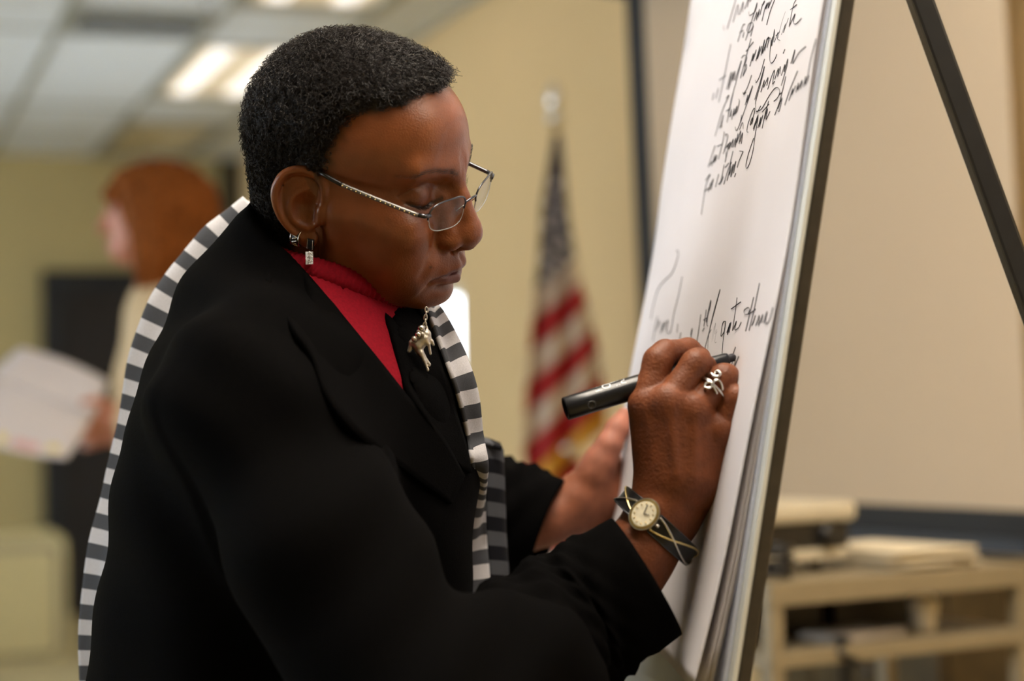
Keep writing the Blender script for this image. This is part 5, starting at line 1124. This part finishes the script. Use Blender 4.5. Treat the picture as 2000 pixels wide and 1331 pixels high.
mb = MB(); mb.add(*tube_np([pbot, pbot+[0, 0, 0.02], pbot+[0, 0, 0.05], pbot+[0, 0, 0.09]], [0.15, 0.15, 0.07, 0.03], 20)); mb.build('flag_stand', M_POLE, flag)
# the cloth hangs as a narrowing fold: rows down, columns across, colour by diagonal stripe bands
ZT, ZB = 262, 1130
def fl_edge(py):
    l = np.interp(py, [262, 400, 520, 560, 700, 800, 880, 920, 1130], [1081, 1058, 1052, 1046, 1033, 1026, 1024, 1030, 1060]); r = np.interp(py, [262, 400, 520, 600, 700, 800, 900, 1000, 1130], [1096, 1108, 1126, 1148, 1172, 1182, 1190, 1190, 1180]); return l, r
def fcloth(u, py):       # u 0..1 across -> world point, with deep vertical folds
    l, r = fl_edge(py); x = l+(r-l)*u; dep = FY-0.03-0.055*np.abs(np.sin(u*math.pi*2.5+0.6+py*0.002))*min(1, (py-240)/300)
    return at(x, py, dep)
def strip(name, f0, f1, m, n=10, k=26, u0=0.0, u1=1.0, lift=0.0):
    """band between two lines py=f0(u), f1(u)"""
    V = []; Fa = []
    for i in range(n+1):
        for j in range(k+1):
            u = u0+(u1-u0)*j/k; py = f0(u)+(f1(u)-f0(u))*i/n; p = fcloth(u, py); V.append(p+np.array([0, -lift, 0]))
    for i in range(n):
        for j in range(k): Fa.append((i*(k+1)+j, (i+1)*(k+1)+j, (i+1)*(k+1)+j+1, i*(k+1)+j+1))
    me = bpy.data.meshes.new(name); me.from_pydata([tuple(v) for v in V], [], Fa); me.update(); o = link(name, me, m, flag); md = o.modifiers.new('thickness', 'SOLIDIFY'); md.thickness = 0.003; return o
strip('canton', lambda u: 262, lambda u: 562-58*u, M_FBLUE, 24)
ln = lambda k: (lambda u, k=k: 562+62*k-(58+34*min(k, 5)*0.5)*u)
for k in range(6): strip('stripe', ln(k), ln(k+1), M_FWHITE if k % 2 == 0 else M_FRED, 8)
strip('fringe', ln(6), lambda u: ln(6)(u)+42, M_FRINGE, 5, lift=0.01)
for k in range(4): strip('stripe', (lambda u, k=k: max(ln(6)(u)+42, 900) if k == 0 else 930+50*k), (lambda u, k=k: 930+50*(k+1)), M_FRED if k % 2 == 0 else M_FWHITE, 6)
def star(px, py, s):
    c = at(px, py, FY-0.105); V = [c+np.array([math.sin(a)*s*q, 0, math.cos(a)*s*q]) for i in range(10) for a, q in ((i*math.pi/5, 1 if i % 2 == 0 else 0.42),)]; V += [v+np.array([0, 0.004, 0]) for v in V]
    me = bpy.data.meshes.new('star'); me.from_pydata([tuple(v) for v in V], [], [tuple(range(10)), tuple(range(19, 9, -1))]+[(i, i+10, (i+1) % 10+10, (i+1) % 10) for i in range(10)]); me.update(); link('star', me, M_STAR, flag, smooth=False)
for px, py in ((1078, 395), (1092, 425), (1070, 440), (1100, 465), (1082, 478), (1066, 505), (1106, 500), (1090, 520), (1072, 540), (1086, 360)): star(px, py, 0.022)

# ------------------------------------------------------------------ projection screen on the wall, hung a little crooked
M_SCREEN = mat('screen_cloth', (0.50, 0.40, 0.285), rough=0.8, noise=(3, 0.02)); M_SBORD = mat('screen_black_border', (0.010, 0.010, 0.010), rough=0.7, noise=(50, 0.1))
P00, P10 = at(1304, 966, 4.52), at(2000, 998, 3.80); P10 = P00+(P10-P00)*1.02; UPV = at(1259, -20, 4.52)-P00
scr = empty('projection_screen', (P00+P10)/2*[1, 1, 0]); tag(scr, 'large cream projection screen with a black border, right of the flag', 'screen')
SN = np.cross(P10-P00, UPV); SN /= np.linalg.norm(SN); SN = SN if SN[1] < 0 else -SN; SA = (P10-P00)/np.linalg.norm(P10-P00); SU = UPV/np.linalg.norm(UPV); SL, SH_ = np.linalg.norm(P10-P00), np.linalg.norm(UPV)
def spanel(nm, a0, a1, h0, h1, m, n0=0.0, n1=0.004):
    V = [P00+SA*a+SU*h_+SN*n for n in (n0, n1) for a, h_ in ((a0, h0), (a1, h0), (a1, h1), (a0, h1))]
    me = bpy.data.meshes.new(nm); me.from_pydata([tuple(v) for v in V], [], [(3, 2, 1, 0), (4, 5, 6, 7), (0, 1, 5, 4), (1, 2, 6, 5), (2, 3, 7, 6), (3, 0, 4, 7)]); me.update(); return link(nm, me, m, scr, smooth=False)
spanel('screen_cloth', 0, SL, 0, SH_, M_SCREEN); spanel('screen_border', -0.06, 0, -0.055, SH_, M_SBORD); spanel('screen_border', 0, SL, -0.055, 0, M_SBORD); spanel('screen_bar', -0.06, SL, -0.085, -0.055, M_BLACKM, -0.015, 0.02); spanel('screen_case', -0.10, SL+0.02, SH_, SH_+0.09, M_BLACKM, -0.05, 0.05)
sc_m = (P00+P10)/2-SN*0.03; tube('screen_post', [sc_m*[1, 1, 0]+[0, 0, 0.25], sc_m*[1, 1, 0]+[0, 0, 1.2], sc_m*[1, 1, 0]+[0, 0, P00[2]+SH_]], 0.016, M_BLACKM, scr, seg=10)
for q in range(3): aq = 2.1*q+0.5; tube('tripod_leg', [sc_m*[1, 1, 0]+[0, 0, 0.45], sc_m*[1, 1, 0]+[0.13*math.cos(aq), 0.13*math.sin(aq), 0.22], sc_m*[1, 1, 0]+[0.24*math.cos(aq), 0.24*math.sin(aq), 0.012]], 0.011, M_BLACKM, scr, seg=8)

# dark box added for the dark lower wall under the screen
M_DARKBOX = mat('dark_wall_brown', (0.055, 0.036, 0.012), rough=0.5, noise=(14, 0.3)); M_CABT = mat('tan_laminate', (0.26, 0.17, 0.06), rough=0.5, noise=(10, 0.1))
sA, _ = on_wall(1690, 1200); sB, _ = on_wall(2080, 1200); dark_box = empty('dark_wall_box', rm(-0.25, (sA+sB)/2, 0)); tag(dark_box, 'dark brown box added for the dark lower wall behind the cart', 'cabinet')
quad_box('cabinet_body', -0.26, -0.02, sB, sA, 0.0, 0.83, M_DARKBOX, dark_box); nd3 = 3
for q in range(nd3): quad_box('cabinet_door', -0.28, -0.26, sB+(sA-sB)*(q+0.03)/nd3, sB+(sA-sB)*(q+0.97)/nd3, 0.06, 0.79, M_DARKBOX, dark_box, bevel=0.003)

# ------------------------------------------------------------------ equipment cart
M_CART = mat('beige_steel', (0.25, 0.205, 0.13), rough=0.45, noise=(30, 0.05)); CY = 3.15
cart = empty('equipment_cart', at(1760, 1300, CY)*[1, 1, 0]); tag(cart, 'beige metal utility cart with two shelves by the screen', 'cart')
cf0, cf1 = at(1505, 1158, CY), at(2006, 1092, CY+0.30); cw = cf1-cf0; cw[2] = 0; CW = np.linalg.norm(cw); cw /= CW; cd = np.cross([0, 0, 1.0], cw); zt = (cf0[2]+cf1[2])/2
CR = Matrix((tuple(cw), tuple(cd), (0, 0, 1))).transposed(); c00 = np.array([cf0[0], cf0[1], 0]); CD = 0.36
def cp_(a, b, z): return c00+cw*a+cd*b+np.array([0, 0, z])
def shelf(z, lip):
    o = box('shelf', cp_(CW/2, CD/2, z), (CW, CD, 0.006), M_CART, cart, rot=CR)
    for a, b, sx, sy in ((CW/2, 0, CW, 0.006), (CW/2, CD, CW, 0.006), (0, CD/2, 0.006, CD), (CW, CD/2, 0.006, CD)): box('shelf_lip', cp_(a, b, z-lip/2+0.002), (sx, sy, lip), M_CART, o, rot=CR, bevel=0.001)
zs2 = at(1760, 1262, CY+0.1)[2]
shelf(zt, 0.036); shelf(zs2, 0.024); shelf(0.16, 0.03)
for a in (0.012, CW-0.012):
    for b in (0.012, CD-0.012):
        box('post', cp_(a, b, 0.06+(zt-0.06)/2), (0.026, 0.026, zt-0.06), M_CART, cart, rot=CR)
        w_ = tube('caster', [cp_(a-0.012, b, 0.032), cp_(a, b, 0.032), cp_(a+0.012, b, 0.032)], 0.032, M_BLK, cart, seg=16, smooth=False)
# projector on the cart
prj = empty('projector', cp_(0.16, 0.2, zt)); tag(prj, 'silver and black projector on the beige cart', 'projector'); M_PLS = mat('silver_plastic', (0.52, 0.47, 0.36), rough=0.4, noise=(40, 0.05))
PRz = zt+0.006
box('projector_body', cp_(0.135, 0.215, PRz+0.058), (0.25, 0.22, 0.046), M_BLK, prj, rot=CR, bevel=0.008); box('projector_top', cp_(0.135, 0.215, PRz+0.098), (0.27, 0.24, 0.034), M_PLS, prj, rot=CR, bevel=0.012); box('projector_base', cp_(0.135, 0.215, PRz+0.027), (0.25, 0.22, 0.022), M_PLS, prj, rot=CR, bevel=0.006)
tube('projector_lens', [cp_(0.21, 0.108, PRz+0.058), cp_(0.21, 0.10, PRz+0.058), cp_(0.21, 0.094, PRz+0.058)], 0.020, M_BLK, prj, seg=20)
for q in (0.03, 0.22): tube('projector_foot', [cp_(q, 0.15, PRz), cp_(q, 0.15, PRz+0.008), cp_(q, 0.15, PRz+0.016)], 0.012, M_BLK, prj, seg=10)
# cable coil, folded papers on top; boxes and cup below
a = np.linspace(0, 2*np.pi*3.2, 90); tag(tube('cable_coil', [cp_(0.050+0.028*math.cos(q)*(1+0.05*math.sin(3*q)), 0.048+0.028*math.sin(q), zt+0.008+0.0022*i/4) for i, q in enumerate(a)], 0.005, M_BLK, None, seg=6), 'dark coiled cable on the near end of the cart top', 'cable')
M_PAPB = mat('cream_paper', (0.72, 0.64, 0.48), rough=0.8, noise=(20, 0.05))
pp = empty('paper_stack', cp_(0.40, 0.18, zt)); tag(pp, 'loose stack of cream papers on the cart top beside the projector', 'papers')
for k in range(6): box('paper_sheet', cp_(0.388+0.006*math.sin(k*2), 0.16+0.008*math.cos(k*3), zt+0.0065+0.0055*k), (0.19, 0.25, 0.004), M_PAPB, pp, rot=CR @ Matrix.Rotation(0.08*math.sin(k*1.7), 3, 'Z'), bevel=0.0015)
M_BLUEB = mat('dark_blue_plastic', (0.012, 0.020, 0.030), rough=0.5, noise=(30, 0.1)); M_BRN = mat('dark_equipment', (0.020, 0.014, 0.008), rough=0.5, noise=(30, 0.2))
e1 = empty('video_player', cp_(0.14, 0.24, zs2)); tag(e1, 'dark blue video player on the lower cart shelf', 'player'); box('player_case', cp_(0.14, 0.26, zs2+0.046), (0.22, 0.18, 0.070), M_BLUEB, e1, rot=CR, bevel=0.005); box('player_panel', cp_(0.14, 0.167, zs2+0.046), (0.20, 0.008, 0.055), M_BRN, e1, rot=CR)
for q in (0.07, 0.21): tube('player_foot', [cp_(q, 0.2, zs2+0.003), cp_(q, 0.2, zs2+0.007), cp_(q, 0.2, zs2+0.012)], 0.012, M_BLK, e1, seg=10)
e2 = empty('equipment_case', cp_(0.37, 0.28, zs2)); tag(e2, 'dark brown equipment case on the lower cart shelf', 'case'); box('case_body', cp_(0.37, 0.25, zs2+0.046), (0.19, 0.18, 0.078), M_BRN, e2, rot=CR, bevel=0.006); box('case_handle', cp_(0.37, 0.158, zs2+0.06), (0.09, 0.012, 0.014), M_BLK, e2, rot=CR, bevel=0.003)
cu_ = empty('paper_cup', cp_(0.40, 0.08, zs2)); tag(cu_, 'crumpled pale paper cup on the lower cart shelf', 'cup'); lathe_P = [cp_(0.40, 0.08, zs2+0.004+q) for q in (0, 0.002, 0.02, 0.045, 0.05)]
tube('cup_wall', lathe_P, [0.020, 0.020, 0.022, 0.026, 0.027], M_PAPB, cu_, seg=14); mb = MB(); mb.sphere(cp_(0.40, 0.08, zs2+0.055), (0.022, 0.02, 0.012)); mb.build('cup_filling', M_PAPB, cu_)
a = np.linspace(0, 1, 14); tag(tube('hanging_cable', [cp_(0.155+0.02*math.sin(9*q), 0.03-0.06*q, zs2+0.012-0.06*q*q) for q in a], 0.006, M_BLK, None, seg=6), 'short dark cable drooping over the lower cart shelf edge', 'cable')
tag(box('folded_papers', cp_(0.24, 0.08, zs2+0.0105), (0.16, 0.10, 0.013), mat('grey_paper', (0.35, 0.31, 0.27), rough=0.8, noise=(20, 0.1)), None, rot=CR @ Matrix.Rotation(0.15, 3, 'Z'), bevel=0.003), 'grey folded papers on the lower cart shelf', 'papers')

# ------------------------------------------------------------------ cream cabinet low at the far left
M_CREAM = mat('cream_enamel', (0.50, 0.41, 0.20), rough=0.45, noise=(10, 0.04))
ct0 = pix_plane(20, 1300, np.array([0, 0, 1.0]), np.zeros(3)); CB = empty('cream_cabinet', ct0, math.atan2(Vx[1], Vx[0])); tag(CB, 'low cream cabinet with rounded corners at the far left', 'cabinet')
HH = (at(20, 1045, ct0[1])[2]); wR = (at(135, 1200, ct0[1])-ct0)@Vx
def rr_panel(nm, x0, x1, z0, z1, r, y0, y1, m):
    pts_ = []
    for cx, cz, a0 in ((x1-r, z1-r, 0), (x0+r, z1-r, 90), (x0+r, z0+r, 180), (x1-r, z0+r, 270)):
        for q in range(7): b_ = math.radians(a0+15*q); pts_.append((cx+r*math.cos(b_), cz+r*math.sin(b_)))
    n = len(pts_); bm = bmesh.new(); A = [bm.verts.new((x, y0, z)) for x, z in pts_]; B = [bm.verts.new((x, y1, z)) for x, z in pts_]; bm.faces.new(A); bm.faces.new(B[::-1])
    for i in range(n): bm.faces.new((A[i], B[i], B[(i+1) % n], A[(i+1) % n]))
    bmesh.ops.recalc_face_normals(bm, faces=bm.faces); me = bm_mesh(bm, nm); o = bpy.data.objects.new(nm, me); COL.objects.link(o); me.materials.append(m); o.parent = CB; return o
rr_panel('cabinet_body', wR-0.62, wR, 0.0, HH, 0.06, 0.0, 0.40, M_CREAM); rr_panel('cabinet_rim', wR-0.58, wR-0.03, 0.03, HH-0.05, 0.05, -0.012, 0.0, M_CART); rr_panel('cabinet_door', wR-0.55, wR-0.06, 0.05, HH-0.08, 0.03, -0.022, -0.012, M_CREAM)
hb_ = rr_panel('door_handle', wR-0.54, wR-0.52, HH*0.5, HH*0.5+0.10, 0.008, -0.04, -0.022, M_GUN)

# ------------------------------------------------------------------ second person in the background, papers in hand
WY = 4.66
M_SKIN2 = mat('light_skin', (0.50, 0.20, 0.13), rough=0.5, sss=0.1, noise=(40, 0.08), attr='tint')
def sculpt_second():
    a = lambda x, y, Y=WY: at(x, y, Y); h = 0.006
    v = Vol(a(130, 1100)-[0.05, 0.30, 0.1], a(470, 320)+[0.1, 0.30, 0.04], h)
    v.ell(a(315, 418), (0.098, 0.075, 0.108), 0); v.ell(a(262, 440), (0.052, 0.058, 0.082), 0.04); v.ell(a(238, 490), (0.024, 0.028, 0.026), 0.03); v.ell(a(262, 487), (0.042, 0.045, 0.03), 0.03)
    v.cap(a(222, 398), a(202, 446), 0.010, 0.014, 0.012); v.ell(a(203, 446), (0.014, 0.012, 0.011), 0.006)                       # nose
    v.ell(a(222, 378), (0.020, 0.045, 0.016), 0.02)                                                                       # brow
    v.ell(a(216, 475), (0.012, 0.022, 0.009), 0.006)                                                                      # lips
    for sg in (-1, 1): v.ell(a(222, 402, WY+sg*0.032), (0.012, 0.014, 0.010), 0.008, '-'); v.ell(a(228, 402, WY+sg*0.032), (0.012, 0.012, 0.012), 0.003)
    v.cap(a(308, 480), a(322, 590), 0.052, 0.056, 0.03); v.ell(a(340, 440, WY-0.072), (0.018, 0.010, 0.03), 0.01)
    # trunk and arms under the sweater
    v.chain([a(325, 610), a(330, 760), a(335, 950)], [0.08, 0.095, 0.10], 0.05, kin=0.04, ysq=(WY, 0.65)); v.cap(a(320, 620, WY-0.15), a(320, 620, WY+0.15), 0.045, 0.045, 0.04)
    for Yo, el, wr in ((-0.17, (325, 860, WY-0.20), (236, 822, WY-0.11)), (0.17, (330, 860, WY+0.20), (255, 845, WY+0.10))):
        v.chain([a(322, 635, WY+Yo), a(*el), a(*wr)], [0.045, 0.040, 0.026], 0.03, kin=0.02)
    V, Fq = v.mesh()
    # hands: palm, four fingers and a thumb closing on the papers
    hs = []
    for (wx, wy, wY) in ((236, 822, WY-0.11), (255, 845, WY+0.10)):
        u = Vol(a(wx-110, wy+60, wY)-[0, 0.07, 0], a(wx+25, wy-70, wY)+[0, 0.07, 0], 0.0028)
        u.chain([a(wx+8, wy, wY), a(wx-8, wy-2, wY)], [0.025, 0.026], 0); u.ell(a(wx-34, wy-4, wY), (0.042, 0.018, 0.036), 0.015)
        for q, (dy, L_) in enumerate(((-24, 62), (-8, 68), (9, 62), (24, 50))): u.chain([a(wx-58, wy+dy-4, wY), a(wx-58-L_*0.35, wy+dy*1.1-2, wY-0.012), a(wx-58-L_*0.62, wy+dy*1.1+2, wY+0.004)], [0.0105, 0.0095, 0.0078], 0.006, kin=0.004)
        u.chain([a(wx-20, wy-26, wY-0.01), a(wx-48, wy-38, wY-0.025), a(wx-72, wy-36, wY-0.026)], [0.0135, 0.0110, 0.0085], 0.008, kin=0.004)
        hs.append(u.mesh())
    return V, Fq, hs
PV, PF, HS = sculpt_second()
legs = Vol((at(335, 950, WY)[0]-0.25, WY-0.25, -0.01), (at(335, 950, WY)[0]+0.25, WY+0.25, 1.05), 0.014)
for sg in (-1, 1): legs.chain([at(335, 950, WY)+[0, sg*0.07, 0], np.array([at(335, 950, WY)[0], WY+sg*0.09, 0.5]), np.array([at(335, 950, WY)[0]+0.02, WY+sg*0.09, 0.07]), np.array([at(335, 950, WY)[0]-0.08, WY+sg*0.09, 0.04])], [0.085, 0.055, 0.04, 0.032], 0.03, kin=0.02)
GV, GF = legs.mesh(); Vs = [PV, GV]+[q[0] for q in HS]; Fs = [PF, GF]+[q[1] for q in HS]; o_ = 0; FF = []
for v_, f_ in zip(Vs, Fs): FF.append(f_+o_); o_ += len(v_)
me = mesh_np('person', np.vstack(Vs), np.vstack(FF)); AVs = np.vstack(Vs); lipp = at(216, 476, WY)
tc_ = np.tile([0.52, 0.22, 0.145], (len(AVs), 1)); w_ = np.exp(-((np.linalg.norm((AVs-lipp)*[1, 0.5, 2.2], axis=1))/0.02)**2); tc_ = tc_*(1-w_[:, None])+np.array([0.36, 0.07, 0.07])*w_[:, None]
for sg in (-1, 1):
    e_ = np.exp(-((np.linalg.norm((AVs-at(217, 402, WY+sg*0.032))*[1, 0.8, 1.6], axis=1))/0.013)**2); tc_ = tc_*(1-e_[:, None])+np.array([0.03, 0.015, 0.01])*e_[:, None]
vcol(me, 'tint', tc_)
second = link('person', me, M_SKIN2); tag(second, 'person with long brown hair and cream sweater holding papers in the background', 'person')
M_HAIR2 = mat('auburn_hair', (0.20, 0.062, 0.012), rough=0.75, spec=0.12, noise=(60, 0.35), bump=(120, 0.4))
def hair2():
    a = lambda x, y, Y=WY: at(x, y, Y); v = Vol(a(180, 640)-[0.05, 0.2, 0.05], a(450, 310)+[0.06, 0.2, 0.03], 0.005)
    v.ell(a(312, 402), (0.128, 0.100, 0.108), 0); v.chain([a(350, 420), a(352, 500), a(332, 575)], [0.085, 0.082, 0.060], 0.05, kin=0.04); v.chain([a(300, 420, WY-0.075), a(300, 500, WY-0.075), a(300, 570, WY-0.06)], [0.040, 0.042, 0.034], 0.03, kin=0.02); v.chain([a(300, 420, WY+0.075), a(300, 500, WY+0.075), a(300, 570, WY+0.06)], [0.040, 0.042, 0.034], 0.03, kin=0.02)
    v.chain([a(250, 362, WY-0.03), a(222, 385, WY-0.03)], [0.03, 0.016], 0.03); v.chain([a(250, 362, WY+0.03), a(222, 385, WY+0.03)], [0.03, 0.016], 0.03)
    v.ell(a(225, 450), (0.062, 0.068, 0.085), 0.02, '-')
    def waves(x, y, z): return 0.004*np.sin(160*(x+0.6*y)+8*z)+0.003*np.sin(260*(x-0.5*y))
    v.op(waves, (-9, -9, -9), (9, 19, 9), 'd', 0); return v.mesh()
V, Fq = hair2(); link('hair', mesh_np('hair', V, Fq), M_HAIR2, second)
M_SWEAT = mat('cream_sweater', (0.62, 0.47, 0.28), rough=0.9, noise=(80, 0.1), bump=(200, 0.4))
def sweater():
    a = lambda x, y, Y=WY: at(x, y, Y); v = Vol(a(170, 1080)-[0.08, 0.32, 0.05], a(470, 540)+[0.05, 0.32, 0.05], 0.008)
    v.chain([a(325, 625), a(328, 760), a(335, 950)], [0.095, 0.118, 0.122], 0, kin=0.04, ysq=(WY, 0.65)); v.cap(a(320, 635, WY-0.15), a(320, 635, WY+0.15), 0.062, 0.062, 0.05); v.cap(a(316, 575), a(320, 600), 0.066, 0.075, 0.03)
    for Yo, el, wr in ((-0.17, (325, 860, WY-0.20), (262, 830, WY-0.13)), (0.17, (330, 860, WY+0.20), (285, 850, WY+0.12))): v.chain([a(322, 640, WY+Yo), a(*el), a(*wr)], [0.062, 0.054, 0.042], 0.03, kin=0.02)
    v.cap(a(311, 545), a(316, 590), 0.062, 0.062, 0.0, '-'); return v.mesh()
V, Fq = sweater(); link('sweater', mesh_np('sweater', V, Fq), M_SWEAT, second)
tr = Vol((at(335, 950, WY)[0]-0.28, WY-0.28, 0.05), (at(335, 950, WY)[0]+0.28, WY+0.28, 1.10), 0.014); tr.ell(at(336, 940, WY), (0.135, 0.185, 0.13), 0)
for sg in (-1, 1): tr.chain([at(335, 960, WY)+[0, sg*0.08, 0], np.array([at(335, 950, WY)[0], WY+sg*0.09, 0.5]), np.array([at(335, 950, WY)[0]+0.02, WY+sg*0.09, 0.1])], [0.105, 0.080, 0.072], 0.03, kin=0.02)
V, Fq = tr.mesh(); link('trousers', mesh_np('trousers', V, Fq), M_TROU, second)
for sg in (-1, 1):
    u = Vol(np.array([at(335, 950, WY)[0]-0.22, WY+sg*0.09-0.07, -0.01]), np.array([at(335, 950, WY)[0]+0.12, WY+sg*0.09+0.07, 0.12]), 0.007); u.ell((at(335, 950, WY)[0]+0.02, WY+sg*0.09, 0.05), (0.06, 0.045, 0.05), 0); u.ell((at(335, 950, WY)[0]-0.08, WY+sg*0.09, 0.035), (0.09, 0.045, 0.035), 0.03)
    u.op(lambda x, y, z: z-0.002+0*x+0*y, (-9, -9, -9), (9, 19, 9), '-', 0); V, Fq = u.mesh(); link('shoe', mesh_np('shoe', V, Fq), M_SHOE, second)
# the papers: two sheets held fanned apart
M_SHEET = mat('copy_paper', (0.66, 0.62, 0.64), rough=0.8, noise=(30, 0.03)); M_PRINT = mat('yellow_print', (0.75, 0.62, 0.20), rough=0.8, noise=(60, 0.1)); M_PRINT2 = mat('pink_print', (0.70, 0.42, 0.42), rough=0.8, noise=(60, 0.1))
def held_sheet(label, c, depth):
    V = [at(x, y, Y) for (x, y), Y in zip(c, depth)]; n = 12; P = np.array([[V[0]*(1-u)*(1-w)+V[1]*u*(1-w)+V[2]*u*w+V[3]*(1-u)*w+np.array([0, 0, 0.010*math.sin(3*u+2*w)]) for w in np.linspace(0, 1, n)] for u in np.linspace(0, 1, n)])
    i, j = np.meshgrid(np.arange(n-1), np.arange(n-1), indexing='ij'); q = i*n+j; o = link('paper_sheet', mesh_np('paper_sheet', P.reshape(-1, 3), np.stack([q, q+1, q+n+1, q+n], -1).reshape(-1, 4)), M_SHEET); md = o.modifiers.new('thickness', 'SOLIDIFY'); md.thickness = 0.001; tag(o, label, 'paper', 'papers held in the background'); return P
held_sheet('upper white paper sheet held by the brown-haired person', [(40, 678), (212, 745), (185, 800), (-20, 745)], [WY-0.02, WY-0.10, WY-0.16, WY-0.10])
P = held_sheet('lower white paper sheet with yellow and pink print held by the brown-haired person', [(-20, 745), (190, 800), (130, 888), (-60, 872)], [WY-0.10, WY-0.13, WY-0.24, WY-0.20])
lo_sheet = [o for o in COL.objects if o.name.startswith('paper_sheet') and o.get('label', '').startswith('lower')][0]
for (u0, u1, w0_, w1_), m in (((0.25, 0.35, 0.80, 0.93), M_PRINT), ((0.42, 0.68, 0.82, 0.95), M_PRINT2), ((0.76, 0.88, 0.78, 0.90), M_PRINT)):
    def pp_(u, w): 
        i, j = min(int(u*11), 10), min(int(w*11), 10); fu, fw = u*11-i, w*11-j; return P[i, j]*(1-fu)*(1-fw)+P[i+1, j]*fu*(1-fw)+P[i+1, j+1]*fu*fw+P[i, j+1]*(1-fu)*fw
    V = [pp_(u, w)+np.array([0, -0.0012, 0.0006]) for u, w in ((u0, w0_), (u1, w0_), (u1, w1_), (u0, w1_))]; me = bpy.data.meshes.new('printed_block'); me.from_pydata([tuple(v) for v in V], [], [(0, 1, 2, 3)]); me.update(); link('printed_block', me, m, lo_sheet)
